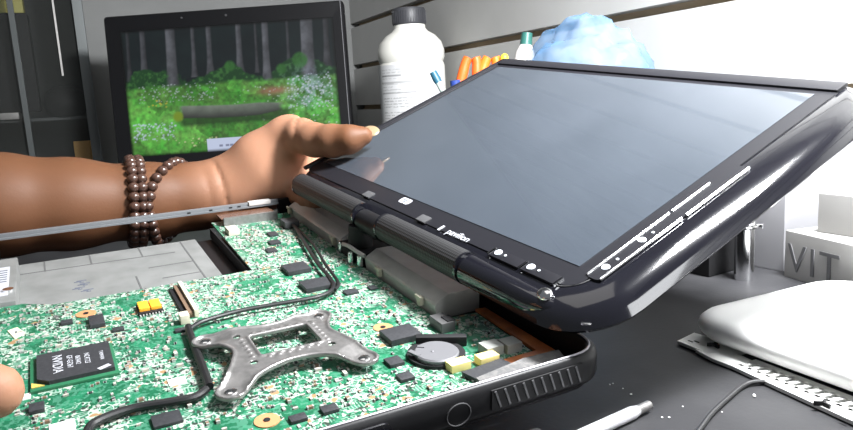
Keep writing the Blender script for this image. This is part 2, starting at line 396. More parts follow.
# big graphics chip on its green substrate
o = chip(-0.1230, -0.1965, -0.0920, -0.1655, 0.0012, 'sgreen', 'chip_substrate', 'dark green chip carrier')
b = MB(); b.prism([(-0.1215, -0.1940), (-0.1215, -0.1668), (-0.0945, -0.1668), (-0.0945, -0.1900), (-0.0985, -0.1940)], -0.0088, -0.0072)
o = b.build('graphics_chip', ['chip'], pcb); o['label'] = 'large black chip with pale printed lettering'
mt = T(-0.1080, -0.1868, -0.00718) @ RZ(math.pi)
for s, y, sz in (('NVIDIA', -0.1868, 0.0052), ('GF-GO61', -0.1823, 0.0030), ('0634A2', -0.1793, 0.0026), ('NC4T23', -0.1760, 0.0028), ('TAIWAN', -0.1706, 0.0022)):
    link('chip_lettering', text_mesh(s, sz, 0.00005), ['print'], pcb, T(-0.1085, y, -0.00715) @ RZ(0), 0)
b = MB(); b.box((-0.0965, -0.1705, -0.0071), (0.0022, 0.0048, 0.0001), rz=0.5); b.build('chip_mark', ['print'], pcb)
b = MB(); b.prism([(-0.0985, -0.1960), (-0.0945, -0.1960), (-0.0945, -0.1915)], -0.0088, -0.0084); b.build('gold_corner', [pr('gold_epoxy', (0.6, 0.42, 0.10), 0.4)], pcb)
for q in ((-0.0725, -0.0615, -0.0600, -0.0465, 0.0030), (-0.0495, -0.0705, -0.0428, -0.0640, 0.0016), (-0.0358, -0.0720, -0.0302, -0.0660, 0.0014), (-0.1800, -0.0720, -0.1665, -0.0585, 0.0026),
          (-0.1500, -0.0720, -0.1370, -0.0550, 0.0026), (-0.0520, -0.1598, -0.0438, -0.1500, 0.0012), (-0.1575, -0.1725, -0.1450, -0.1660, 0.0020), (-0.0820, -0.1970, -0.0757, -0.1920, 0.0016),
          (-0.0275, -0.1180, -0.0233, -0.1120, 0.0014), (-0.0278, -0.1063, -0.0232, -0.1003, 0.0014), (-0.1295, -0.0555, -0.1235, -0.0485, 0.0012), (-0.1290, -0.0418, -0.1240, -0.0375, 0.001),
          (-0.2330, -0.0640, -0.2260, -0.0570, 0.0014), (-0.2520, -0.0590, -0.2440, -0.0530, 0.0014), (-0.2180, -0.0700, -0.2110, -0.0640, 0.0014), (-0.1600, -0.1840, -0.1555, -0.1790, 0.0014),
          (-0.1240, -0.1395, -0.1205, -0.1350, 0.0012), (-0.1040, -0.2040, -0.0950, -0.1990, 0.002), (-0.0405, -0.1880, -0.0330, -0.1800, 0.0014), (-0.1395, -0.1640, -0.1355, -0.1590, 0.0012)):
    chip(*q)
# orange topped connector, white ribbon connectors, yellow blocks and so on
chip(-0.1625, -0.1510, -0.1495, -0.1398, 0.0012, 'matblack', 'connector_base')
for y in (-0.1480, -0.1427): 
    b = MB(); b.box((-0.1568, y, -0.0080), (0.0100, 0.0048, 0.0018), bev=0.0004); b.build('orange_inductor', ['orange'], pcb)
b = MB()
for k in range(8): b.box((-0.1488, -0.1505+0.0014*k, -0.0096), (0.0018, 0.0006, 0.0006))
b.build('pin_row', ['solder'], pcb)
b = MB(); b.box((-0.1570, -0.1296, -0.0088), (0.042, 0.0022, 0.0024), 1, bev=0.0002); b.box((-0.1565, -0.1272, -0.0080), (0.044, 0.0020, 0.0040), 0, bev=0.0003); b.box((-0.1570, -0.1320, -0.0094), (0.040, 0.002, 0.0012), 2)
b.build('ribbon_connector', ['cream', 'tan', 'matblack'], pcb); block(-0.181, -0.134, -0.132, -0.125)
b = MB(); b.box((-0.1318, -0.1335, -0.0078), (0.0060, 0.0042, 0.0044), bev=0.0004); b.build('socket', ['cream'], pcb)
b = MB(); b.box((-0.2655, -0.0782, -0.0080), (0.0120, 0.0070, 0.0040), bev=0.0004); b.build('socket', ['cream'], pcb); block(-0.273, -0.083, -0.259, -0.074)
b = MB(); b.prism([(-0.1620, -0.2055), (-0.1640, -0.2015), (-0.1550, -0.1985), (-0.1510, -0.2025)], ZB, -0.0096); lb = b.build('square_sticker', [pr('lemon_sticker', (0.72, 0.72, 0.46), 0.6)], pcb); block(-0.165, -0.207, -0.150, -0.197)
b = MB(); b.box((-0.1580, -0.2020, -0.0095), (0.0030, 0.0006, 0.0001)); b.box((-0.1575, -0.2010, -0.0095), (0.0006, 0.0030, 0.0001)); b.build('sticker_mark', ['ink'], pcb)
for x0, y0, x1, y1 in ((-0.0775, -0.1500, -0.0720, -0.1436), (-0.0932, -0.2000, -0.0888, -0.1964), (-0.0650, -0.1910, -0.0570, -0.1830)):
    b = MB(); b.box(((x0+x1)/2, (y0+y1)/2, -0.0098), (x1-x0, y1-y0, 0.0004)); b.build('paper_label', ['white'], pcb); block(x0, y0, x1, y1)
for x0, y0, x1, y1 in ((-0.0322, -0.0515, -0.0268, -0.0425), (-0.0310, -0.0385, -0.0258, -0.0295)): chip(x0, y0, x1, y1, 0.0034, 'yellow', 'yellow_connector', 'yellow topped connector')
for x0, y0, x1, y1 in ((-0.0380, -0.0320, -0.0308, -0.0238), (-0.0365, -0.0230, -0.0292, -0.0155)): chip(x0, y0, x1, y1, 0.0042, pr('grey_cap', (0.30, 0.31, 0.29), 0.5), 'grey_inductor', 'pale grey topped inductor')
b = MB(); b.box((-0.0660, -0.0330, -0.0076), (0.0115, 0.0070, 0.0048), 0, bev=0.0005); b.box((-0.0640, -0.0310, -0.0052), (0.006, 0.004, 0.0010), 1); b.build('power_jack', [pr('dark_jack', (0.07, 0.07, 0.07), 0.5), 'matblack'], pcb); block(-0.073, -0.038, -0.058, -0.028)
# coin battery in its black holder
b = MB(); b.cone((-0.0435, -0.0490, ZB), (-0.0435, -0.0490, -0.0085), 0.0122, 0.0122, 40); b.box((-0.0515, -0.0420, -0.0078), (0.004, 0.022, 0.0044), 0, rz=-0.5, bev=0.001); hol = b.build('battery_holder', ['matblack'], pcb); block(-0.058, -0.063, -0.030, -0.034)
b = MB(); b.lathe([(0.0001, -0.0086), (0.0091, -0.0086), (0.0093, -0.0070), (0.0087, -0.0064), (0.0001, -0.0064)], (-0.0415, -0.0500, 0), 48); cb = b.build('coin_battery', ['coin'], pcb)
b = MB(); b.box((-0.0440, -0.0590, -0.0066), (0.0060, 0.0022, 0.0008), rz=0.3); b.box((-0.0475, -0.0540, -0.0064), (0.0030, 0.0016, 0.0008), rz=0.9); b.ball((-0.0415, -0.0520, -0.0063), 0.0007, 0, 2, (1, 1, 0.4)); b.build('contact_tab', ['coin'], pcb)
for x, y in ((-0.0795, -0.0562), (-0.0303, -0.1246), (-0.1655, -0.1730)):
    b = MB(); r = 0.0045
    b.lathe([(0.0016, -0.0100), (r, -0.0100), (r, -0.0096), (0.0016, -0.0096)], (x, y, 0), 28); b.build('screw_pad', ['copper'], pcb)
    b = MB(); b.cone((x, y, -0.0112), (x, y, -0.0093), 0.0014, 0.0012, 16); b.build('screw_hole', ['matblack'], pcb); block(x-r, y-r, x+r, y+r)
# brown adhesive strip at far end of board, copper patch
b = MB(); b.prism([(-0.3025, -0.080), (-0.3030, -0.043), (-0.2880, -0.041), (-0.2865, -0.080)], -0.0062, -0.0052); b.prism([(-0.2990, -0.070), (-0.2990, -0.050), (-0.2950, -0.050), (-0.2950, -0.070)], -0.0100, -0.0062); b.build('brown_sheet', [pr('brown_film', (0.10, 0.045, 0.025), 0.25)], pcb); block(-0.3, -0.08, -0.283, -0.038)
b = MB(); b.box((-0.2850, -0.060, -0.0070), (0.0020, 0.038, 0.006)); b.build('metal_strip', ['steel'], pcb)
# cooler bracket
P = grid((-0.108, -0.141, -0.0105), (-0.040, -0.071, 0.0025), 0.0006)
ends = ((-0.0965, -0.1310, -0.0080), (-0.0975, -0.0800, -0.0080), (-0.0490, -0.0790, -0.0080), (-0.0490, -0.1320, -0.0080))
corn = ((-0.0905, -0.1195), (-0.0915, -0.0870), (-0.0640, -0.0870), (-0.0640, -0.1195))
def box2(cx, cy, hx, hy, r):
    qx = np.abs(P[0]-cx)-hx+r; qy = np.abs(P[1]-cy)-hy+r
    return np.sqrt(np.maximum(qx, 0)**2+np.maximum(qy, 0)**2)+np.minimum(np.maximum(qx, qy), 0)-r
d2 = box2(-0.0772, -0.1030, 0.0186, 0.0212, 0.005)
for (ex, ey, ez), (cx, cy) in zip(ends, corn):
    px, py = P[0]-ex, P[1]-ey; dx, dy = cx-ex, cy-ey; t = np.clip((px*dx+py*dy)/(dx*dx+dy*dy), 0, 1)
    d2 = smin(d2, np.sqrt((px-t*dx)**2+(py-t*dy)**2)-(0.0058+0.0012*t), 0.010)
hole = box2(-0.0775, -0.1025, 0.0098, 0.0125, 0.001)
d2 = np.maximum(d2, -hole)
dend = np.min([np.sqrt((P[0]-e[0])**2+(P[1]-e[1])**2) for e in ends], axis=0)
zt = -0.0066+0.0022*np.clip((dend-0.004)/0.007, 0, 1)      # limbs step up from the screw feet to the raised ring
rim = 0.0009*np.exp(-((d2+0.0007)/0.0007)**2)
S = np.maximum(d2, np.abs(P[2]-zt-rim*0.5)-0.0007-rim*0.5)
for k in range(6):
    for cx, cy in ((-0.0900, -0.1125+0.0040*k), (-0.0655, -0.1125+0.0040*k), (-0.0865+0.0036*k, -0.1185), (-0.0865+0.0036*k, -0.0870)):
        S = smin(S, np.sqrt((P[0]-cx)**2+(P[1]-cy)**2+(P[2]+0.0040)**2)-0.0011, 0.0006)
for e in ends: S = np.maximum(S, -(np.sqrt((P[0]-e[0])**2+(P[1]-e[1])**2)-0.0013))
for e in corn: S = np.maximum(S, -(np.sqrt((P[0]-e[0])**2+(P[1]-e[1])**2)-0.0016))
V, F = nets(S, (-0.108, -0.141, -0.0105), 0.0006)
br = link('cooler_bracket', pydata('cooler_bracket', V, F), ['steel'], lap, None, 50)
for e in ends:
    b = MB(); b.lathe([(0.0001, -0.0098), (0.0022, -0.0098), (0.0022, -0.0070), (0.0014, -0.0066), (0.0001, -0.0066)], (e[0], e[1], 0.0016), 20); b.cone((e[0], e[1], -0.010), (e[0], e[1], -0.006), 0.0022, 0.0022, 16); b.build('screw', ['chrome'], br)
for e, c in zip(ends, corn): block(e[0]-0.004, e[1]-0.004, e[0]+0.004, e[1]+0.004)
# countless little surface-mount parts
def smd(kind, w, l, h, rot):
    b = MB()
    b.box((0, 0, h/2), (w*0.6, l, h*0.95), 0); b.box((-w*0.4, 0, h/2), (w*0.22, l, h), 1); b.box((w*0.4, 0, h/2), (w*0.22, l, h), 1)
    return b
def free(x, y, m=0.0008):
    if not (inpoly(x, y, bp) and inpoly(x+m, y, bp) and inpoly(x-m, y, bp) and inpoly(x, y-m, bp) and inpoly(x, y+m, bp)): return False
    return not any(x0-m < x < x1+m and y0-m < y < y1+m for x0, y0, x1, y1 in blocked)
proto = {}
for kd, mt, w, l, h in (('capacitor', 'tan', 0.0026, 0.0014, 0.0011), ('capacitor', 'ceram', 0.0028, 0.0015, 0.0012), ('resistor', 'chip', 0.0022, 0.0012, 0.0007), ('resistor', 'ceram', 0.0018, 0.0010, 0.0007)):
    b = smd(kd, w, l, h, 0); me = bpy.data.meshes.new(kd); b.bm.to_mesh(me); b.bm.free(); me.materials.append(M[mt]); me.materials.append(M['solder']); proto.setdefault(kd, []).append(me)
big = []
zones = [((-0.07, -0.145), (-0.012, -0.06), 40), ((-0.16, -0.165), (-0.125, -0.135), 22), ((-0.10, -0.165), (-0.06, -0.140), 14), ((-0.27, -0.08), (-0.20, -0.035), 20), ((-0.135, -0.055), (-0.08, -0.035), 16), ((-0.07, -0.030), (-0.05, -0.012), 12), ((-0.14, -0.20), (-0.03, -0.14), 30)]
for (x0, y0), (x1, y1), n in zones:
    for _ in range(n):
        x, y = random.uniform(x0, x1), random.uniform(y0, y1)
        if free(x, y, 0.0016): big.append((x, y)); block(x-0.0016, y-0.0016, x+0.0016, y+0.0016)
for i, (x, y) in enumerate(big):
    kd = 'capacitor' if i % 2 else 'resistor'; me = proto[kd][random.randrange(2)]
    o = bpy.data.objects.new(kd, me); COL.objects.link(o); o.parent = pcb; o.matrix_local = T(x, y, ZB) @ RZ(random.choice((0, math.pi/2)))
b = MB(); cnt = 0
for _ in range(3000):
    x, y = random.uniform(-0.297, -0.008), random.uniform(-0.218, -0.012)
    if y < -0.13 and random.random() < 0.3: continue
    if not free(x, y): continue
    w = random.choice((0.0012, 0.0016, 0.002)); l = w*0.55; h = random.uniform(0.0004, 0.0009); k = random.choices((0, 1, 2, 3), (3, 3, 4, 5))[0]
    rz = random.choice((0, math.pi/2)); c, s = math.cos(rz), math.sin(rz)
    b.box((x, y, ZB+h/2), (w*0.6, l, h), k, rz=rz)
    for e in (-1, 1): b.box((x+e*w*0.4*c, y+e*w*0.4*s, ZB+h/2), (w*0.22, l, h*1.05), 3, rz=rz)
    cnt += 1
o = b.build('small_components', ['chip', 'tan', 'ceram', 'solder'], pcb, fix=False); o['kind'] = 'stuff'
# ---- hinge-side metal housing blocks
for x0, x1 in ((-0.293, -0.196), (-0.158, -0.078)):
    b = MB(); prof_ = [(-0.0290, -0.0115), (-0.0297, -0.0045), (-0.0290, -0.0034), (-0.0225, 0.0004), (-0.0050, 0.0004), (-0.0050, -0.0115)]
    b.rings([[(x0, y, z) for y, z in prof_], [(x1, y, z) for y, z in prof_]]); hb = b.build('hinge_housing', ['alu'], lap, ang=20)
    for x in ((x0+0.022, x1-0.012) if x0 > -0.2 else (x0+0.006, x1-0.006)):
        b = MB(); b.box((x, -0.0312, -0.0055), (0.0030, 0.0024, 0.0045), bev=0.0005); b.box((x, -0.0322, -0.0035), (0.0055, 0.0014, 0.0016), bev=0.0004); b.build('clip', ['cream'], hb)
b = MB(); b.box((-0.177, -0.020, -0.0070), (0.032, 0.022, 0.008), 0, bev=0.001); b.cone((-0.177, -0.024, -0.004), (-0.177, -0.024, 0.010), 0.0075, 0.0065, 24, 0); b.build('swivel_base', ['matblack'], lap)
b = MB(); b.tube([(-0.188, -0.0305, -0.0040), (-0.176, -0.0320, -0.0015), (-0.165, -0.0315, -0.0020), (-0.158, -0.0300, -0.0030)], 0.0012, 8); b.build('hinge_spring', ['alu'], lap)
for x, y in ((-0.1925, -0.030), (-0.1615, -0.031), (-0.170, -0.033)):
    b = MB(); b.cone((x, y, -0.0095), (x, y, -0.0035), 0.0022, 0.0018, 16); b.build('screw', ['chrome'], lap)
# ---- amber film, black tape and foam in the right rear corner
b = MB(); b.prism([(-0.076, -0.0085), (-0.075, -0.0035), (-0.020, -0.0035), (-0.0105, -0.020), (-0.0150, -0.0280), (-0.0262, -0.0285), (-0.0262, -0.0105), (-0.0600, -0.0092)], -0.0108, -0.0095); b.build('amber_film', ['kapton'], lap)
b = MB(); b.prism([(-0.0232, -0.0491), (-0.0253, -0.0295), (-0.0172, -0.0272), (-0.0126, -0.0464)], -0.0098, -0.0080); b.build('black_tape', ['chip'], lap)
b = MB(); b.prism([(-0.0120, -0.0500), (-0.0160, -0.0250), (-0.0150, -0.0080), (-0.0036, -0.0120), (-0.0036, -0.0500)], -0.0110, -0.0050); b.build('foam_strip', ['foam'], lap)
# ---- cables lying on the board
def smooth_path(pts, n=6):
    out = []; P = [Vector(p) for p in pts]
    for i in range(len(P)-1):
        p0, p1, p2, p3 = P[max(i-1, 0)], P[i], P[i+1], P[min(i+2, len(P)-1)]
        for k in range(n):
            t = k/n; out.append(0.5*((2*p1)+(p2-p0)*t+(2*p0-5*p1+4*p2-p3)*t*t+(3*p1-p0-3*p2+p3)*t**3))
    out.append(P[-1]); return out
for pts, r in (([(-0.2590, -0.0405), (-0.2450, -0.0407), (-0.2101, -0.0468), (-0.1702, -0.0533), (-0.1453, -0.0558), (-0.1307, -0.0599), (-0.1244, -0.0683), (-0.1236, -0.0775), (-0.1250, -0.0943), (-0.1255, -0.1089), (-0.1236, -0.1211), (-0.1213, -0.1283), (-0.1168, -0.1336)], 0.0011),
               ([(-0.2600, -0.0390), (-0.2450, -0.0400), (-0.2059, -0.0430), (-0.1682, -0.0498), (-0.1375, -0.0544), (-0.128, -0.060)], 0.0009),
               ([(-0.1200, -0.1338), (-0.1148, -0.1344), (-0.0959, -0.1356), (-0.0760, -0.1365), (-0.0601, -0.1376)], 0.0017),
               ([(-0.0590, -0.1390), (-0.0552, -0.1436), (-0.0561, -0.1522), (-0.0582, -0.1653), (-0.0551, -0.1768), (-0.0476, -0.1807), (-0.035, -0.186)], 0.0016)):
    b = MB(); b.tube(smooth_path([(x, y, -0.0072 if r < 0.0015 else -0.0076) for x, y in pts]), r, 10); b.build('cable', ['greycable'], lap)
b = MB(); b.box((-0.2605, -0.0400, -0.0070), (0.012, 0.010, 0.0045), bev=0.0008); b.build('cable_plug', ['rubber'], lap)
# ---- lid
MD = Matrix(((0.9987928947081052, -0.041527130326568296, 0.026234536920709817, -0.2770328235543861),
             (0.04825413449227567, 0.9293522596788377, -0.3660272065492396, -0.006181186597979976),
             (-0.009181066659449538, 0.36685129804415095, 0.9302342893800013, 0.028496361713298238), (0, 0, 0, 1)))
U0, V0, U1, V1 = -0.0125, -0.0300, 0.2885, 0.1855
rs = []; ring_in = [(0.0165, 0.0), (0.0125, -0.0004), (0.0085, -0.0014), (0.0050, -0.0030), (0.0022, -0.0052), (0.0, -0.0080), (0.0012, -0.0098), (0.006, -0.0112), (0.014, -0.0118)]
for ins, nz in ring_in:
    # right and lower edges roll off widely, left and top edges are slim
    f = 1.0; L_ = 0.35*ins; T_ = 0.35*ins
    pts = rrect(U0+L_, V0+ins, U1-ins, V1-T_, max(0.030-ins*0.9, 0.006), 8); rs.append([(x, y, nz) for x, y in pts])
b = MB(); b.rings(rs[::-1], 0); b.tube([(0.2050, -0.0233, -0.0046), (0.2200, -0.0230, -0.0050), (0.2500, -0.0222, -0.0058), (0.2620, -0.0205, -0.0062), (0.2660, -0.0195, -0.0064)], [0.0074, 0.0070, 0.0063, 0.0050, 0.0025], 28); lid = b.build('lid', ['gloss'], lap, MD, ang=60)
lid['label'] = 'glossy black screen lid with rounded rim'
b = MB(); b.prism(rrect(-0.0070, -0.0130, 0.2660, 0.1775, 0.008), 0.0000, 0.0006); b.build('bezel', ['bezel'], lid)
b = MB(); b.prism([(-0.0005, -0.0005), (0.2572, -0.0005), (0.2572, 0.1662), (-0.0005, 0.1662)], 0.0002, 0.0009); sc_ = b.build('screen', ['glass'], lid); sc_['label'] = 'dark glossy touch screen glass'
b = MB()
for x0, y0, x1, y1 in ((-0.0105, 0.1705, 0.266, 0.1800), (-0.0105, -0.013, -0.0060, 0.1800)): b.box(((x0+x1)/2, (y0+y1)/2, 0.0008), (x1-x0, y1-y0, 0.0022), 0, bev=0.0008)
b.build('raised_rim', ['bezel'], lid)
# chrome-lined button strip on the right bezel
b = MB(); b.prism(rrect(0.2640, -0.004, 0.2712, 0.092, 0.002), -0.0004, 0.0010); b.build('button_strip', ['bezel'], lid)
b = MB()
for u, v0, v1 in ((0.2640, -0.003, 0.047), (0.2640, 0.049, 0.074), (0.2712, -0.003, 0.046), (0.2712, 0.049, 0.092)): b.tube([(u, v0, 0.0009), (u+0.0012*0, v1, 0.0009)], 0.0006, 8)
b.build('chrome_trim', ['chrome'], lid)
for u, v in ((0.2673, 0.0042), (0.2673, 0.0258)):
    b = MB(); b.cone((u, v, 0.0009), (u, v, 0.0013), 0.0019, 0.0017, 20); b.build('button', ['icon'], lid)
    b = MB(); b.cone((u+0.0005, v+0.0064, 0.0009), (u+0.0005, v+0.0064, 0.0013), 0.0007, 0.0006, 12); b.build('indicator', ['icon'], lid)
for u in (0.2125, 0.2350):
    b = MB(); b.box((u+0.0110, -0.0122, 0.0006), (0.0205, 0.0055, 0.0012), 0, bev=0.0003); kb = b.build('bezel_key', ['bezel'], lid)
    b = MB(); b.cone((u+0.0045, -0.0118, 0.0013), (u+0.0045, -0.0118, 0.0017), 0.0020, 0.0018, 20); b.build('button', ['icon'], lid)
    b = MB(); b.cone((u+0.0097, -0.0118, 0.0013), (u+0.0097, -0.0118, 0.0016), 0.0006, 0.0006, 12); b.build('indicator', ['icon'], lid)
    b = MB(); b.box((u, -0.0122, 0.0012), (0.0005, 0.0056, 0.0006)); b.build('key_edge', ['chrome'], lid)
b = MB(); b.box((0.2575, -0.0128, 0.0008), (0.0006, 0.0056, 0.0010)); b.build('key_edge', ['chrome'], lid)
# curved groove line round the corner
b = MB(); b.tube([(0.2545+0.0125*math.sin(a), -0.0020-0.0125*math.cos(a), 0.0002) for a in [math.pi/2*k/12 for k in range(13)]], 0.0003, 6); b.build('corner_groove', ['rubber'], lid)
b = MB(); b.ball((0, 0, 0), 1.0, 0, 3, (0.0040, 0.0030, 0.0016))
b.build('latch_stud', ['chrome'], lid, T(0.2570, -0.0205, -0.0002) @ Matrix.Rotation(math.radians(20), 4, 'X'), 0)
b = MB(); b.box((0.2790, -0.0210, -0.0050), (0.0035, 0.0008, 0.0008), rz=0.5, bev=0.0002); b.build('rim_tick', ['chrome'], lid)
b = MB(); b.box((0.2190, -0.0225, -0.0052), (0.0008, 0.0022, 0.0010)); b.build('rim_tick', ['chrome'], lid)
# logo, lettering, bumpers
b = MB(); b.prism(rrect(0.1165, -0.0068, 0.1265, -0.0018, 0.0016), 0.0005, 0.0008); lg = b.build('logo', ['print'], lid)
link('logo_mark', text_mesh('hp', 0.0050, 0.00008), ['ink'], lid, T(0.1215, -0.0042, 0.0009), 0)
b = MB(); b.box((0.1695, -0.0118, 0.0008), (0.0016, 0.0042, 0.0003)); b.build('lettering_bar', ['print'], lid)
link('lettering', text_mesh('pavilion', 0.0060, 0.0001), ['print'], lid, T(0.1850, -0.0118, 0.0008), 0)
for u in (0.0885, 0.1518):
    b = MB(); b.box((u, -0.0112, 0.0010), (0.0088, 0.0052, 0.0010), bev=0.0004); b.build('bumper', ['rubber'], lid)
for u0, u1 in ((0.006, 0.100), (0.128, 0.2055)):
    b = MB(); b.cone((u0, -0.0235, -0.0040), (u1, -0.0235, -0.0040), 0.0076, 0.0076, 32); tbb = b.build('hinge_speaker', ['grille'], lid)
for u in (0.100, 0.128, 0.2055, 0.006):
    b = MB(); b.cone((u-0.0008, -0.0235, -0.0040), (u+0.0008, -0.0235, -0.0040), 0.0078, 0.0078, 32); b.build('speaker_ring', ['gloss'], lid)
b = MB(); b.cone((0.1015, -0.0245, -0.0060), (0.1265, -0.0245, -0.0060), 0.0066, 0.0066, 28); b.build('swivel_barrel', ['black'], lid)
# ================================================================== MONITOR
def mon_matrix():
    TL, TR = Vector((-1.3582, 0.0381, 0.2987)), Vector((-1.1813, 0.4173, 0.3052)); BL = Vector((-1.3275, 0.0455, 0.0429))
    x = (TR-TL).normalized(); z = (TL-BL); z = (z-x*z.dot(x)).normalized(); y = z.cross(x)
    m = Matrix((x, y, z)).transposed().to_4x4(); return m, TL, (TR-TL).length
mr, TLc, MW = mon_matrix(); MH = 0.268
base_pt = TLc + mr.to_3x3() @ Vector((MW/2, 0, -MH))
mon = thing('monitor', 'black framed monitor showing a sunlit green forest scene', 'monitor', T(base_pt.x, base_pt.y, 0))
mm0 = T(0, 0, base_pt.z) @ mr
b = MB(); hw = MW/2; sx0, sx1, sz0, sz1 = -hw+0.026, hw-0.020, 0.022, MH-0.027
def rr(x0, z0, x1, z1, r, y): return [(x, y, z) for x, z in rrect(x0, z0, x1, z1, r, 4)]
o_ = (-hw, 0, hw, MH, 0.006)
b.rings([rr(sx0, sz0, sx1, sz1, 0.001, 0.003), rr(sx0, sz0, sx1, sz1, 0.001, 0.0), rr(-hw+.002, .002, hw-.002, MH-.002, 0.006, -0.001), rr(*o_, 0.002), rr(*o_, 0.018), rr(-hw+.01, .01, hw-.01, MH-.01, .01, .03)], 0)
b.build('bezel', ['black'], mon, mm0, ang=30)
b = MB(); b.tube([(hw-0.0055, -0.0012, 0.0), (hw-0.0055, -0.0012, MH)], 0.0007, 6); b.build('edge_strip', [pr('grey_edge', (0.18, 0.18, 0.19), 0.3)], mon, mm0)
b = MB(); b.cone((hw*0.02, -0.0005, MH-0.012), (hw*0.02, -0.0018, MH-0.012), 0.0022, 0.002, 16); b.cone((-hw*0.35, -0.0005, MH-0.011), (-hw*0.35, -0.0018, MH-0.011), 0.0018, 0.0016, 16); b.build('lens', ['rubber'], mon, mm0)
NX, NZ = 300, 176
def forest():
    x = np.linspace(0, 1, NX)[None, :]*np.ones((NZ, 1)); y = np.linspace(0, 1, NZ)[:, None]*np.ones((1, NX))   # y up
    def fbm(s, seed, oc=4):
        r = np.random.default_rng(seed); out = 0; amp = 1; tot = 0
        for o in range(oc):
            n = max(2, int(s*2**o)); g = r.random((n+2, int(n*1.7)+2)); fx = x*(g.shape[1]-2); fy = y*(g.shape[0]-2); i = fx.astype(int); j = fy.astype(int); a = fx-i; c = fy-j
            a = a*a*(3-2*a); c = c*c*(3-2*c)
            out = out+amp*((g[j, i]*(1-a)+g[j, i+1]*a)*(1-c)+(g[j+1, i]*(1-a)+g[j+1, i+1]*a)*c); tot += amp; amp *= 0.55
        return out/tot
    def put(img, m, c): m = np.clip(m, 0, 1)[..., None]; return img*(1-m)+np.array(c)*m
    img = np.zeros((NZ, NX, 3)); n1 = fbm(6, 1); n2 = fbm(14, 2); n3 = fbm(40, 3, 3)
    img[:] = (0.006, 0.010, 0.012)
    img = put(img, (n1-0.35)*0.9*(y > 0.55), (0.010, 0.022, 0.022))
    for tx, w, c in ((0.10, .030, .6), (0.23, .050, 1.0), (0.335, .022, .7), (0.41, .028, .8), (0.55, .030, .9), (0.63, .016, .5), (0.675, .035, 1.0), (0.78, .018, .5), (0.87, .062, 1.15), (0.03, .02, .4), (0.96, .03, .5)):
        base = 0.60-0.08*(c > 0.95); ww = w*(1+0.9*np.exp(-(y-base)/0.07))
        edge = np.clip((ww/2-np.abs(x-tx-0.02*(y-0.8)))/0.006, 0, 1)*(y > base)
        tone = (0.035+0.055*(n2-0.3))*c; sh = 1-0.55*np.clip((x-tx)/(w*0.5), -0.3, 1)
        for k, kk in enumerate((0.95, 1.0, 1.15)): img[..., k] = img[..., k]*(1-edge)+np.clip(1.7*tone*sh*kk, 0.008, 1)*edge
    # bushes
    bush = np.clip((0.645+0.09*(n1-0.5)*2+0.035*np.sin(x*17)-y)/0.02, 0, 1)*(y > 0.5)
    keep = np.ones_like(bush)
    for tx, w in ((0.23, .05), (0.87, .06), (0.675, .035)): keep *= 1-np.exp(-((x-tx)/(w*0.6))**4)
    img = put(img, bush*keep, (0.010, 0.045, 0.014)); img = put(img, bush*keep*np.clip((n3-0.5)*4, 0, 1), (0.035, 0.12, 0.03))
    for bx, by, r in ((0.50, .67, .05), (0.83, .68, .07), (0.74, .62, .05)):
        d = np.sqrt(((x-bx)*1.7)**2+(y-by)**2); img = put(img, np.clip((r-d)/0.02, 0, 1)*(0.4+n3), (0.03, 0.12, 0.025))
    g = np.clip((0.56+0.04*(n1-0.5)-y)/0.03, 0, 1)
    gr = np.stack([0.045+0.09*n2, 0.20+0.20*n1+0.14*(n3-.5), 0.035+0.03*n2], -1)*(0.55+0.9*n3)[..., None]
    gr *= (0.75+0.5*np.exp(-((y-0.25)/0.22)**2))[..., None]; gr = np.where((fbm(5, 9) > 0.56)[..., None], gr*0.62, gr)
    img = img*(1-g[..., None])+gr*g[..., None]
    r = np.random.default_rng(5)
    def flowers(n, x0, x1, y0, y1, c, sz=0.006):
        nonlocal img
        for _ in range(n):
            fx, fy = r.uniform(x0, x1), r.uniform(y0, y1); s = sz*r.uniform(.5, 1.2)
            j0, j1 = int(max(0, (fy-3*s)*NZ)), int(min(NZ, (fy+3*s)*NZ+2)); i0, i1 = int(max(0, (fx-3*s)*NX)), int(min(NX, (fx+3*s)*NX+2))
            d = np.sqrt((x[j0:j1, i0:i1]-fx)**2+((y[j0:j1, i0:i1]-fy)*0.75)**2); m = np.clip((s-d)/(s*0.5), 0, 1)[..., None]
            img[j0:j1, i0:i1] = img[j0:j1, i0:i1]*(1-0.62*m)+np.array(c)*0.62*m
    img = put(img, np.exp(-(((x-0.86)/0.09)**2+((y-0.45)/0.12)**2))*np.clip((n3-.35)*2.2, 0, .8), (0.30, 0.36, 0.48))
    img = put(img, np.exp(-(((x-0.70)/0.08)**2+((y-0.455)/0.03)**2))*0.8, (0.32, 0.13, 0.10))
    flowers(130, .06, .42, .42, .56, (0.35, 0.42, 0.42), .005); flowers(160, .76, .97, .30, .58, (0.55, 0.60, 0.72), .006)
    flowers(110, .02, .22, .12, .26, (0.50, 0.58, 0.72), .006); flowers(60, .5, .98, .36, .5, (.4, .5, .42), .005); flowers(60, .55, .98, .04, .3, (0.6, 0.7, 0.65), .005); flowers(26, .2, .5, .05, .12, (0.6, .6, .35), .006); flowers(14, .1, .2, .38, .46, (.55, .45, .05), .006)
    # fallen log
    ly = 0.325+0.01*np.sin(x*9); th = 0.055-0.02*np.clip((x-0.62)/0.1, 0, 1)
    lm = np.clip((th-np.abs(y-ly))/0.012, 0, 1)*np.clip((x-0.24)/0.02, 0, 1)*np.clip((0.74-x)/0.03, 0, 1)
    sh_ = np.clip((0.06-np.abs(y-0.262))/0.03, 0, 1)*np.clip((x-0.22)/0.04, 0, 1)*np.clip((0.80-x)/0.06, 0, 1)*0.85
    img = put(img, sh_, (0.015, 0.04, 0.012))
    lc = np.clip((y-ly+th)/(2*th), 0, 1)*(0.6+0.7*n2)
    for k, c in enumerate((0.15, 0.18, 0.145)): img[..., k] = img[..., k]*(1-lm)+lm*(0.02+c*lc)
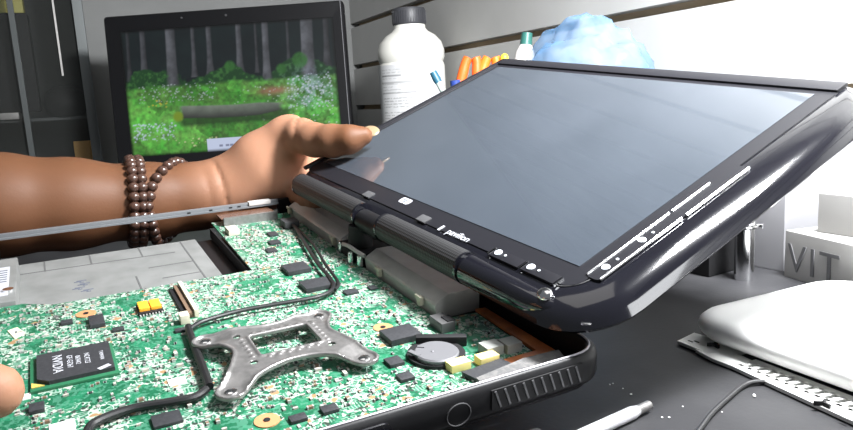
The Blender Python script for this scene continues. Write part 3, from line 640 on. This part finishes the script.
    d = np.sqrt(((x-0.235)*1.7)**2+(y-0.30)**2); img = put(img, np.clip((0.05-d)/.02, 0, 1)*(.5+n3), (0.16, 0.24, 0.02))
    # pale caption bar with small grey dashes
    cb = (x > 0.36) & (x < 0.66) & (y < 0.105); img[cb] = (0.50, 0.56, 0.72)
    for dx in (0.425, 0.455, 0.475, 0.495, 0.535): img[(np.abs(x-dx) < 0.008) & (np.abs(y-0.045) < 0.010)] = (0.20, 0.22, 0.32)
    fade = np.clip(np.minimum(np.minimum(x, 1-x)*60, np.minimum(y, 1-y)*40), 0.0, 1)
    return (img*fade[..., None]).reshape(-1, 3)
xs_ = np.linspace(sx0, sx1, NX); zs_ = np.linspace(sz0, sz1, NZ)
V = np.stack([np.tile(xs_, NZ), np.full(NX*NZ, 0.0006), np.repeat(zs_, NX)], 1)
I = np.arange(NX*NZ).reshape(NZ, NX); F = np.stack([I[:-1, :-1], I[:-1, 1:], I[1:, 1:], I[1:, :-1]], -1).reshape(-1, 4)
me = pydata('screen', V, F); paint(me, forest()); o = link('screen', me, [attr_mat('lit_forest_picture', 'paint', 0.4, emit=1.0, spec=0.1)], mon, mm0, 0)
o['label'] = 'lit screen with trees, grass and a fallen log'
b = MB(); b.cone((0, 0.03, 0.0), (0, 0.03, 0.012), 0.09, 0.085, 40); b.build('stand_base', ['black'], mon, RZ(math.atan2(0.379, 0.177)))
b = MB(); b.box((0, 0.035, 0.055), (0.06, 0.02, 0.11), bev=0.004); b.build('stand_neck', ['black'], mon, RZ(math.atan2(0.379, 0.177)))
# ================================================================== GLASS CABINET far left
cab = thing('glass_cabinet', 'dark glass fronted cabinet at the far left end of the bench', 'cabinet', T(-1.80, -0.30, -0.01+0.01))
M['cabdark'] = pr('cabinet_dark', (0.060, 0.066, 0.063), 0.5); M['cabgrey'] = pr('cabinet_frame', (0.10, 0.11, 0.11), 0.35, 0.4)
b = MB(); b.box((-0.185, 0, 0.30), (0.02, 0.62, 0.60)); b.box((0, 0.302, 0.30), (0.38, 0.014, 0.60)); b.box((0, -0.302, 0.30), (0.38, 0.014, 0.60)); b.box((0, 0, 0.008), (0.38, 0.59, 0.016)); b.box((0, 0, 0.592), (0.38, 0.59, 0.016)); b.build('carcass', ['cabdark'], cab)
b = MB(); b.box((-0.02, 0, 0.129), (0.34, 0.585, 0.006)); b.build('shelf', ['cabgrey'], cab)
b = MB(); b.box((0.196, 0.300, 0.30), (0.012, 0.018, 0.60)); b.box((0.196, 0, 0.006), (0.012, 0.6, 0.012)); b.box((0.196, 0, 0.594), (0.012, 0.6, 0.012)); b.box((0.196, -0.300, 0.30), (0.012, 0.018, 0.60)); b.build('frame', ['cabgrey'], cab)
M['cabglass'] = see_through('smoked_glass', (0.09, 0.095, 0.09), 0.22, 0.08)
for y0, y1, x in ((0.175, 0.290, 0.190), (-0.29, 0.186, 0.182)):
    b = MB(); b.box((x, (y0+y1)/2, 0.30), (0.005, y1-y0, 0.576)); dr = b.build('glass_door', ['cabglass'], cab)
b = MB(); b.box((0.194, 0.257, 0.40), (0.004, 0.0035, 0.372)); b.build('door_edge', ['alu'], cab)
b = MB(); b.box((0.190, 0.182, 0.30), (0.010, 0.010, 0.576)); b.build('door_stile', ['cabgrey'], cab)
o = MB().lathe([(0.001, 0.0), (0.030, 0.0), (0.040, 0.012), (0.043, 0.030), (0.036, 0.050), (0.020, 0.062), (0.001, 0.066)], (0, 0, 0), 32).build('webcam_ball', ['matblack'], None, T(-1.668, -0.046, 0.1325)); tag(o, 'round black gadget on the glass cabinet shelf', 'gadget')
bx = thing('carton', 'small orange and cream carton low inside the glass cabinet', 'box', T(-1.628, -0.0245, 0.016))
MB().box((0, 0, 0.012), (0.025, 0.034, 0.024), 0, bev=0.001).build('lower_half', ['cream'], bx); MB().box((0, 0, 0.044), (0.025, 0.034, 0.040), 0, bev=0.001).build('upper_half', [pr('orange_card', (0.62, 0.36, 0.10), 0.6)], bx)
o = MB().box((0, 0, 0.007), (0.05, 0.035, 0.014), 0, bev=0.003).build('tin', ['alu'], None, T(-1.66, -0.150, 0.132)); tag(o, 'small flat grey tin at left on the cabinet shelf', 'tin')
o = MB().box((0, 0, 0.10), (0.06, 0.12, 0.20), 0, bev=0.004).build('black_case', ['matblack'], None, T(-1.70, -0.155, 0.132) @ T(0, 0, 0.0141)); tag(o, 'tall black case standing on the cabinet shelf above the tin', 'case')
o = MB().box((0, 0, 0.02), (0.05, 0.10, 0.04), 0, bev=0.004).build('yellow_packet', [pr('yellow_card', (0.75, 0.70, 0.18), 0.5)], None, T(-1.70, -0.150, 0.132+0.2145)); tag(o, 'yellow packet lying on the black case in the cabinet', 'packet')
# ================================================================== BOTTLE
bo = thing('bottle', 'white plastic bottle with black cap and printed paper label', 'bottle', T(-1.128, 0.517, 0) @ RZ(math.radians(-60)))
M['hdpe'] = pr('milky_plastic', (0.78, 0.77, 0.71), 0.4)
b = MB(); b.lathe([(0.002, 0.0), (0.054, 0.0), (0.058, 0.004), (0.058, 0.185), (0.0555, 0.192), (0.0585, 0.200), (0.0585, 0.212), (0.054, 0.226), (0.043, 0.238), (0.032, 0.2445), (0.0275, 0.250), (0.027, 0.262), (0.001, 0.262)], (0, 0, 0), 56); b.build('bottle_body', [M['hdpe']], bo)
b = MB(); n = 48
prof_c = [(0.0010, 0.2555), (0.0290, 0.2555)]; b.lathe([(0.001, 0.256), (0.0285, 0.256), (0.0295, 0.258), (0.0290, 0.281), (0.0275, 0.284), (0.001, 0.284)], (0, 0, 0), 40)
for k in range(40): a = 2*math.pi*k/40; b.box((0.0292*math.cos(a), 0.0292*math.sin(a), 0.269), (0.0014, 0.0016, 0.020), rz=a)
b.build('cap', [pr('charcoal_cap', (0.045, 0.046, 0.052), 0.45)], bo)
nu, nv = 140, 150
a_ = np.radians(np.linspace(-82, 82, nu)); z_ = np.linspace(0.045, 0.188, nv)
V = np.stack([np.tile(0.0587*np.sin(a_), nv), np.tile(-0.0587*np.cos(a_), nv), np.repeat(z_, nu)], 1)
I = np.arange(nu*nv).reshape(nv, nu); F = np.stack([I[:-1, :-1], I[:-1, 1:], I[1:, 1:], I[1:, :-1]], -1).reshape(-1, 4)
lab = np.full((nv, nu, 3), (0.66, 0.665, 0.67)); r = np.random.default_rng(3)
for j in range(nv):                                    # rows of tiny print
    v = j/nv; row = j % 5 < 2
    if row and 0.05 < v < 0.97 and j % 25 < 20:
        w = r.random(nu//2).repeat(2); on = (w > 0.25); u = np.arange(nu)/nu; stop = 0.30+0.45*r.random()
        heavy = 0.42 if v < 0.62 else 0.3
        lab[j, on & (u > 0.22) & (u < (0.72 if v < 0.66 else stop)), :] *= 1-heavy
lab[int(nv*.66):int(nv*.675), int(nu*.2):int(nu*.75)] *= 0.6; lab[int(nv*.78):int(nv*.80), int(nu*.2):int(nu*.75)] *= 0.62; lab[int(nv*.86):int(nv*.885), int(nu*.22):int(nu*.48)] *= 0.5
me = pydata('paper_label', V, F); paint(me, lab.reshape(-1, 3)); link('paper_label', me, [attr_mat('printed_paper', 'paint', 0.6)], bo, RZ(math.radians(110)), 0)
# ================================================================== TOOL CUP, PENS, PLIERS
cup = thing('tool_cup', 'grey tool cup hidden behind the raised screen holding pens', 'cup', T(-0.828, 0.468, 0))
MB().lathe([(0.001, 0), (0.045, 0), (0.047, 0.10), (0.044, 0.10), (0.042, 0.004), (0.001, 0.004)], (0, 0, 0), 36).build('cup_body', ['rubber'], cup)
def stick(o, tipw): return (Vector(tipw)-Vector(o))
pen = thing('pen', 'teal capped clear pen leaning in front of the white bottle', 'pen', T(-0.816, 0.4620, 0.050))
d = stick((-0.816, 0.4620, 0.050), (-0.8507, 0.4209, 0.1633)); Ln = d.length; d.normalize()
MB().cone((0, 0, 0.0), d*(Ln-0.016), 0.0042, 0.0042, 16).build('barrel', [pr('clear_pen', (0.50, 0.60, 0.56), 0.3)], pen)
MB().cone(d*(Ln-0.016), d*(Ln-0.012), 0.0050, 0.0052, 16).cone(d*(Ln-0.012), d*Ln, 0.0056, 0.0050, 16).build('cap', [pr('teal_cap', (0.03, 0.13, 0.20), 0.4)], pen)
pb = thing('marker', 'dark blue marker just right of the teal capped pen', 'pen', T(-0.812, 0.447, 0.006))
d = stick((-0.812, 0.447, 0.006), (-0.8092, 0.4316, 0.150)); MB().cone((0, 0, 0), d*0.7, 0.005, 0.005, 16).build('barrel', ['white'], pb); MB().cone(d*0.7, d, 0.0080, 0.0068, 16).build('cap', [pr('navy_cap', (0.03, 0.06, 0.26), 0.4)], pb)
def handle(base, joint, top, col, label):
    t = thing('pliers', label, 'pliers', T(*base)); M_ = pr(col[0], col[1], 0.45); B = Vector(base); j = Vector(joint)-B; tp = Vector(top)-B
    MB().cone((0, 0, 0), j, 0.004, 0.006, 14).cone(j-(j*0.1), j, 0.008, 0.008, 14).build('jaws', ['steel'], t)
    for s_ in (-1, 1):
        side = Vector((0.004*s_, 0.0072*s_, 0)); mid = (j+tp)/2
        MB().tube(smooth_path([j, mid+side*1.3, tp+side-(tp-j)*0.12, tp+side*0.55]), [0.0042]*6+[0.0070]*6+[0.0066]*6+[0.0035], 14).build('handle', [M_], t)
handle((-0.836, 0.452, 0.006), (-0.835, 0.454, 0.085), (-0.8298, 0.4700, 0.1800), ('orange_grip', (0.85, 0.14, 0.02)), 'orange handled pliers between the blue marker and the yellow tool')
handle((-0.824, 0.474, 0.006), (-0.824, 0.476, 0.085), (-0.8185, 0.4940, 0.1790), ('red_orange_grip', (0.85, 0.20, 0.02)), 'orange handled pliers nearest the far corner of the raised screen')
sd = thing('screwdriver', 'yellow handled screwdriver tip at the far corner of the raised screen', 'screwdriver', T(-0.806, 0.486, 0.006))
d = stick((-0.806, 0.486, 0.006), (-0.8036, 0.5050, 0.1770)); MB().cone((0, 0, 0), d*0.66, 0.0025, 0.0025, 12).build('shaft', ['steel'], sd); MB().cone(d*0.64, d, 0.0070, 0.0055, 16).ball(d, 0.0055).build('grip', [pr('yellow_grip', (0.85, 0.60, 0.05), 0.4)], sd)
# ================================================================== BLUE BAG and small white bottle
def blob(name, c, rad, seed, amp, mat, sub=5):
    bm = bmesh.new(); bmesh.ops.create_icosphere(bm, subdivisions=sub, radius=1.0)
    from mathutils import noise as nz
    for v in bm.verts:
        p = v.co.copy(); n = nz.fractal(p*1.6+Vector((seed, 0, 0)), 1.0, 2.0, 4)+0.55*abs(nz.noise(p*3.1+Vector((0, seed, 0))))+0.35*abs(nz.noise(p*6.5+Vector((seed, seed, 0))))
        k = 1+amp*n; zf = max(p.z, -0.75); v.co = Vector((p.x*rad[0]*k, p.y*rad[1]*k, (zf+0.75)/1.75*rad[2]*(1+amp*0.6*n if p.z > 0 else 1)))
    me = bpy.data.meshes.new(name); bm.to_mesh(me); bm.free(); return link(name, me, [mat], None, T(*c), 0)
def bag_mat():
    m = pr('thin_blue_polythene', (0.22, 0.42, 0.68), 0.22, spec=0.6, noise=(14, (0.52, 0.62, 0.74), 0.42, 0.62), bump=(60, 0.5, 0.004)); nt = m.node_tree; b_ = nt.nodes['Principled BSDF']
    b_.inputs['Alpha'].default_value = 0.26; b_.inputs['Transmission Weight'].default_value = 0.0
    tr = nt.nodes.new('ShaderNodeBsdfTranslucent'); tr.inputs[0].default_value = (0.22, 0.44, 0.70, 1); mx = nt.nodes.new('ShaderNodeMixShader'); mx.inputs[0].default_value = 0.30
    out = nt.nodes['Material Output']; nt.links.new(b_.outputs[0], mx.inputs[1]); nt.links.new(tr.outputs[0], mx.inputs[2]); nt.links.new(mx.outputs[0], out.inputs[0]); return m
M['bag'] = bag_mat()
o = blob('plastic_bag', (-0.645, 0.505, 0.0), (0.098, 0.072, 0.200), 4.0, 0.15, M['bag']); tag(o, 'crumpled pale blue plastic bag behind the raised screen', 'bag')
wb = thing('tube_bottle', 'white tube with green cap beside the blue plastic bag', 'bottle', T(-0.826, 0.524, 0))
d = Vector((0.0063, 0.0287, 0.2086)).normalized()
MB().tube([d*0.0, d*0.15, d*0.185, d*0.196], [0.016, 0.016, 0.013, 0.008], 24).build('tube_body', ['white'], wb); MB().cone(d*0.196, d*0.212, 0.0085, 0.0075, 20).build('cap', [pr('green_cap', (0.03, 0.13, 0.11), 0.4)], wb)
# ================================================================== RIGHT SIDE OF BENCH
M['case'] = pr('white_shell', (0.90, 0.90, 0.89), 0.5, spec=0.3)
sl = thing('white_case', 'rounded white plastic device case lying on the bench', 'device', T(-0.252, 0.2560, 0) @ RZ(math.radians(0)))
def rrect_rings(levels, x0, y0, x1, y1, R): return [[(x, y, z) for x, y in rrect(x0+i, y0+i, x1-i, y1-i, max(R-i*0.5, 0.012), 8)] for i, z in levels]
b = MB(); b.rings(rrect_rings([(0.008, 0.0035), (0.003, 0.0045), (0.0008, 0.0070), (0.0, 0.0095), (0.0006, 0.0120), (0.0028, 0.0142), (0.0065, 0.0151), (0.0085, 0.0152), (0.014, 0.0152)], 0, 0, 0.30, 0.124, 0.024), 0); b.build('shell', [M['case']], sl, ang=50)
for x, y in ((0.02, 0.04), (0.28, 0.04), (0.02, 0.10), (0.28, 0.10)):
    b = MB(); b.cone((x, y, 0), (x, y, 0.0036), 0.006, 0.006, 16); b.build('foot', ['rubber'], sl)
st = thing('metal_strip', 'perforated white metal strip poking out from under the white case', 'bracket', T(0, 0, 0))
zs0, zs1 = 0.0006, 0.0022
b = MB()
b.prism([(-0.2462, 0.2505), (-0.2502, 0.2660), (-0.2190, 0.2700), (-0.2190, 0.2600), (-0.2270, 0.2500)], zs0, zs1)
b.prism([(-0.2330, 0.2488), (-0.2270, 0.2515), (-0.2190, 0.2605), (-0.2090, 0.2590), (-0.2090, 0.2465), (-0.2200, 0.2462)], zs0, zs1)
b.prism([(-0.2095, 0.2465), (-0.2095, 0.2515), (-0.02, 0.2440), (-0.02, 0.2270)], zs0, zs1); b.prism([(-0.2095, 0.2570), (-0.2095, 0.2615), (-0.02, 0.2560), (-0.02, 0.2520)], zs0, zs1)
for k in range(40):
    x = -0.2095+0.0047*k; y0 = 0.2505-0.038*(x+0.2095); b.prism([(x, y0-0.001), (x+0.0024, y0-0.001), (x+0.0044, y0+0.008), (x+0.0020, y0+0.008)], zs0, zs1)
M['strip'] = pr('white_enamel', (0.80, 0.80, 0.77), 0.35, 0.2); b.build('strip_plate', [M['strip']], st)
for x, y in ((-0.2310, 0.2590), (-0.1640, 0.2432)):
    b = MB()
    for k in range(3): a = math.radians(90+120*k+20); b.box((x+0.0016*math.cos(a), y+0.0016*math.sin(a), 0.0030), (0.0034, 0.0010, 0.0018), rz=a)
    b.build('boss', ['matblack'], st)
for x, y in ((-0.2400, 0.2570), (-0.1530, 0.2395), (-0.2420, 0.2550)):
    b = MB(); b.box((x, y, 0.0023), (0.0030, 0.0008, 0.0002), rz=0.0); b.build('slot', ['matblack'], st)
o = MB().tube(smooth_path([(-0.186, 0.2535, 0.0005), (-0.1929, 0.2430, 0.0016), (-0.1940, 0.2352, 0.0011), (-0.1898, 0.2224, 0.0011), (-0.1829, 0.2045, 0.0011), (-0.1761, 0.1907, 0.0011), (-0.165, 0.168, 0.0011)]), 0.0010, 10).build('cable', ['greycable']); tag(o, 'thin black cable curving out from under the white case', 'cable')
rod = thing('screwdriver', 'pale metal screwdriver shaft lying on the bench before the laptop', 'screwdriver', T(0, 0, 0))
MB().tube([(-0.1988, 0.1872, 0.0026), (-0.1974, 0.1790, 0.0026)], 0.0019, 20).build('tip', ['steel'], rod); MB().tube([(-0.1976, 0.1800, 0.0026), (-0.1971, 0.1770, 0.0026), (-0.1941, 0.1585, 0.0026), (-0.189, 0.128, 0.0026)], [0.0020, 0.0026, 0.0026, 0.0026], 20).build('shaft', [pr('satin_metal', (0.78, 0.78, 0.80), 0.3, 0.5)], rod)
MB().tube([(-0.189, 0.128, 0.0075), (-0.184, 0.098, 0.0075), (-0.176, 0.05, 0.0075)], [0.005, 0.0075, 0.006], 20).build('grip', ['matblack'], rod)
po = thing('metal_post', 'chrome post with a thin collar standing by the white pillar', 'post', T(-0.3103, 0.3741, 0))
MB().lathe([(0.001, 0), (0.0062, 0), (0.0060, 0.085), (0.0045, 0.092), (0.001, 0.092)], (0, 0, 0), 32).build('tube', ['chrome'], po)
MB().lathe([(0.0058, 0.0340), (0.0078, 0.0345), (0.0082, 0.0360), (0.0078, 0.0375), (0.0058, 0.0380)], (0, 0, 0), 32).build('collar', ['chrome'], po); MB().cone((0.004, 0.004, 0.036), (0.0085, 0.006, 0.036), 0.0014, 0.0018, 12).build('collar_screw', ['chrome'], po)
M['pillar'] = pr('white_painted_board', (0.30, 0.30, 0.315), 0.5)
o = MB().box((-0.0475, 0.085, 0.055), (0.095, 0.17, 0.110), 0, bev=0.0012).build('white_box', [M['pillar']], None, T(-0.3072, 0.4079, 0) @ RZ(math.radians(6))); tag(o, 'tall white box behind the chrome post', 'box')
o = MB().box((0, 0, 0.033), (0.09, 0.035, 0.066), 0, bev=0.002).build('black_box', ['matblack'], None, T(-0.372, 0.372, 0) @ RZ(0.1)); tag(o, 'black box in the shade under the raised screen', 'box')
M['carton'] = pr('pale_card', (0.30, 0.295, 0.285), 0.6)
ct = thing('letter_carton', 'pale carton printed with large dark letters on the bench', 'box', T(-0.3005, 0.4000, 0) @ RZ(math.radians(-12)))
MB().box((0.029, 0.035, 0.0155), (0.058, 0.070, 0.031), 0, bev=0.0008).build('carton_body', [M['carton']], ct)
M['letter'] = pr('grey_print', (0.10, 0.10, 0.105), 0.7)
for s, x in (('V', 0.011), ('I', 0.024), ('T', 0.037)):
    link('printed_letter', text_mesh(s, 0.026, 0.0003), [M['letter']], ct, T(x, -0.0004, 0.0130) @ Matrix.Rotation(math.pi/2, 4, 'X'), 0)
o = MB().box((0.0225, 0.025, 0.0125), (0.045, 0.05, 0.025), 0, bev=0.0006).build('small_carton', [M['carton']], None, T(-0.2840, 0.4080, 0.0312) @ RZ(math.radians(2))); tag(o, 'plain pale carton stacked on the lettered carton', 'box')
b = MB()
for x, y, r_ in ((-0.2141, 0.1916, 0.0006), (-0.2205, 0.1929, 0.0004), (-0.2268, 0.1928, 0.0004), (-0.1917, 0.1872, 0.0005), (-0.1903, 0.1895, 0.0005), (-0.2267, 0.1910, 0.0004), (-0.186, 0.232, 0.0007), (-0.1870, 0.2330, 0.0006), (-0.1945, 0.201, 0.0004), (-0.183, 0.21, 0.0004)): b.ball((x, y, r_*0.6), r_, 0, 1, (1, 1, 0.6))
o = b.build('dust_specks', ['white']); tag(o, 'scattered white dust specks on the black bench', 'dust', kind='stuff')
# ================================================================== PERSON : both forearms and hands
h = 0.0019; lo = np.array((-0.600, -0.340, 0.015)); hi = np.array((-0.405, 0.215, 0.155)); P = grid(lo, hi, h)
body = chain(P, [(-0.525, -0.300, 0.098, 0.042), (-0.5370, -0.1500, 0.0790, 0.037), (-0.5383, -0.0623, 0.0735, 0.0328), (-0.5404, -0.0208, 0.0692, 0.0300), (-0.5430, 0.0312, 0.0650, 0.0262), (-0.5433, 0.0668, 0.0652, 0.0232), (-0.5403, 0.0902, 0.0690, 0.0210)], 0.012)
body = smin(body, chain(P, [(-0.5422, 0.0904, 0.0672, 0.0220), (-0.5343, 0.1171, 0.0745, 0.0225), (-0.5290, 0.1363, 0.0850, 0.0165)], 0.010), 0.012)
body = smin(body, chain(P, [(-0.5425, 0.0870, 0.0715, 0.0180), (-0.5300, 0.1110, 0.0895, 0.0195), (-0.5194, 0.1293, 0.1030, 0.0178)], 0.008), 0.010)
body = smin(body, chain(P, [(-0.5141, 0.1337, 0.1078, 0.0142), (-0.4990, 0.1370, 0.1062, 0.0124), (-0.4830, 0.1420, 0.1035, 0.0115), (-0.4670, 0.1500, 0.1028, 0.0110), (-0.4560, 0.1585, 0.1036, 0.0094), (-0.4520, 0.1675, 0.1055, 0.0064)], 0.005), 0.006)
MW_lid = ML @ MD; fing = None
for v, u_t in ((0.030, 0.020), (0.013, 0.026), (-0.004, 0.022), (-0.020, 0.010)):
    pts = [(*(MW_lid @ Vector(q)), r_) for q, r_ in (((-0.058, v*0.8, -0.013), 0.0100), ((-0.030, v, -0.0225), 0.0082), ((-0.004, v, -0.0205), 0.0078), ((u_t, v, -0.0190), 0.0066))]
    c = chain(P, pts, 0.003); fing = c if fing is None else np.minimum(fing, c)
body = smin(body, fing, 0.006)
def fold(pt, nrm, rad, depth, w):           # a skin fold: a shallow groove where a plane meets the skin near one point
    global body
    n_ = Vector(nrm).normalized(); pd = (P[0]-pt[0])*n_[0]+(P[1]-pt[1])*n_[1]+(P[2]-pt[2])*n_[2]
    rr_ = (P[0]-pt[0])**2+(P[1]-pt[1])**2+(P[2]-pt[2])**2
    body = body+depth*np.exp(-(pd/w)**2)*np.exp(-(rr_/rad**2)**2)
fold((-0.522, 0.0800, 0.074), (-0.12, 1.0, 0.10), 0.022, 0.0016, 0.0016); fold((-0.522, 0.0700, 0.070), (-0.1, 1.0, 0.05), 0.016, 0.0007, 0.0016)
fold((-0.5035, 0.1365, 0.108), (0.45, 0.9, -0.05), 0.018, 0.0016, 0.0016); fold((-0.478, 0.146, 0.101), (0.55, 0.8, 0.0), 0.010, 0.0007, 0.0014)
V1, F1 = nets(body, lo, h)
Tp = np.array((-0.2321, -0.0350, 0.0490)); Q = lambda *a: (*(Tp+np.array(a[:3])), a[3])
lo2 = Tp+np.array((-0.085, -0.42, -0.035)); hi2 = Tp+np.array((0.085, 0.02, 0.16)); h2 = 0.0024; P = grid(lo2, hi2, h2)
rh = chain(P, [Q(-0.005, -0.40, 0.12, 0.040), Q(-0.010, -0.28, 0.085, 0.035), Q(-0.012, -0.175, 0.058, 0.025)], 0.01)
rh = smin(rh, chain(P, [Q(-0.012, -0.17, 0.057, 0.024), Q(-0.020, -0.10, 0.045, 0.019)], 0.01), 0.01); rh = smin(rh, chain(P, [Q(0.008, -0.16, 0.055, 0.020), Q(0.020, -0.10, 0.043, 0.016)], 0.01), 0.01)
fg = chain(P, [Q(-0.022, -0.095, 0.043, 0.0115), Q(-0.010, -0.052, 0.030, 0.0092), Q(-0.003, -0.024, 0.012, 0.0085), Q(0, -0.001, 0.0005, 0.0082)], 0.004)
for dx, l in ((-0.004, 0.0), (0.014, 0.004), (0.030, 0.014)):
    fg = np.minimum(fg, chain(P, [Q(dx, -0.098, 0.045, 0.0110), Q(dx+0.004, -0.066-l*0.4, 0.034, 0.0088), Q(dx+0.003, -0.062-l*0.4, 0.008, 0.0080), Q(dx, -0.076-l*0.4, -0.004, 0.0068)], 0.004))
fg = np.minimum(fg, chain(P, [Q(-0.040, -0.135, 0.045, 0.014), Q(-0.036, -0.085, 0.024, 0.0105), Q(-0.020, -0.050, 0.008, 0.0085), Q(-0.010, -0.036, 0.000, 0.0070)], 0.005))
rh = smin(rh, fg, 0.005)
V2, F2 = nets(rh, lo2, h2)
me = pydata('person', np.concatenate([V1, V2]), np.concatenate([F1, F2+len(V1)]))
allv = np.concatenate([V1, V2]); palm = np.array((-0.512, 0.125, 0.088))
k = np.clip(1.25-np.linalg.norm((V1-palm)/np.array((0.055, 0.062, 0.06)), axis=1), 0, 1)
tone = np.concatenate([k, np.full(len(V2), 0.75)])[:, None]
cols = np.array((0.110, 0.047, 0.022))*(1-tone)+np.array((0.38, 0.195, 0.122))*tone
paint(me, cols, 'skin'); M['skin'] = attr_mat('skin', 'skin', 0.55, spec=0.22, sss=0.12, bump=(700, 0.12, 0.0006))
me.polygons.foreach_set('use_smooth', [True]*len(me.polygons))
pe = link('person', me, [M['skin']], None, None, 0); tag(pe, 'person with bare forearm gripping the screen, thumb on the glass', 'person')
a, c = Vector((-0.4580, 0.1690, 0.1095)), Vector((-0.4490, 0.1775, 0.1070)); x = (c-a).normalized(); up = Vector((0.35, -0.45, 0.85)); up = (up-x*up.dot(x)).normalized(); y = up.cross(x)
nm = Matrix((x, y, up)).transposed().to_4x4(); nm.translation = (a+c)/2
b = MB(); b.ball((0, 0, 0), 1.0, 0, 3, (0.0068, 0.0058, 0.0014)); b.build('thumbnail', [pr('nail', (0.20, 0.145, 0.085), 0.3)], pe, nm)
# ---- bead bracelet
bd = thing('bead_bracelet', 'dark wooden bead bracelet wound round the wrist', 'bracelet', T(-0.543, 0.0312, 0.065))
axis = Vector((-0.0030, 0.052, -0.0045)).normalized(); e1 = axis.cross(Vector((0, 0, 1))).normalized(); e2 = e1.cross(axis).normalized()
beadm = pr('polished_wood', (0.038, 0.018, 0.013), 0.28, noise=(260, (0.075, 0.037, 0.025), 0.4, 0.7), coat=0.3)
me = None; cordm = pr('dark_cord', (0.02, 0.015, 0.012), 0.8)
def arm_r(s): return float(np.interp(s, [-0.12, -0.05, 0.0, 0.036, 0.06], [0.0338, 0.0299, 0.0263, 0.0234, 0.0212]))
for s0, s1, off, n in ((-0.014, -0.012, 0.0036, 29), (-0.0085, -0.0065, 0.0040, 29), (-0.0055, -0.003, 0.0044, 28)):
    ring = []
    for k in range(n):
        t = 2*math.pi*k/n; dirv = e1*math.cos(t)+e2*math.sin(t)
        # near side sits at s0, the upper far side drifts to s1
        f = 0.5-0.5*math.cos(t-0.25)
        s = s0+(s1-s0)*f+(0.040*float(np.interp(math.degrees(t), [0, 30, 70, 150, 200, 280, 360], [0, .1, .45, 1, .9, .2, 0])) if s0 > -0.007 else 0.0); p = axis*s+dirv*(arm_r(s)+off); ring.append(p)
        if me is None:
            o = MB().ball((0, 0, 0), 0.0039, 0, 3, (1, 1, 0.94)).build('bead', [beadm], bd, T(*p)); me = o.data
        else:
            o = bpy.data.objects.new('bead', me); COL.objects.link(o); o.parent = bd; o.matrix_local = T(*p)
    MB().tube(ring+[ring[0]], 0.0008, 6, cap=False).build('cord', [cordm], bd)
bpy.context.view_layer.update()
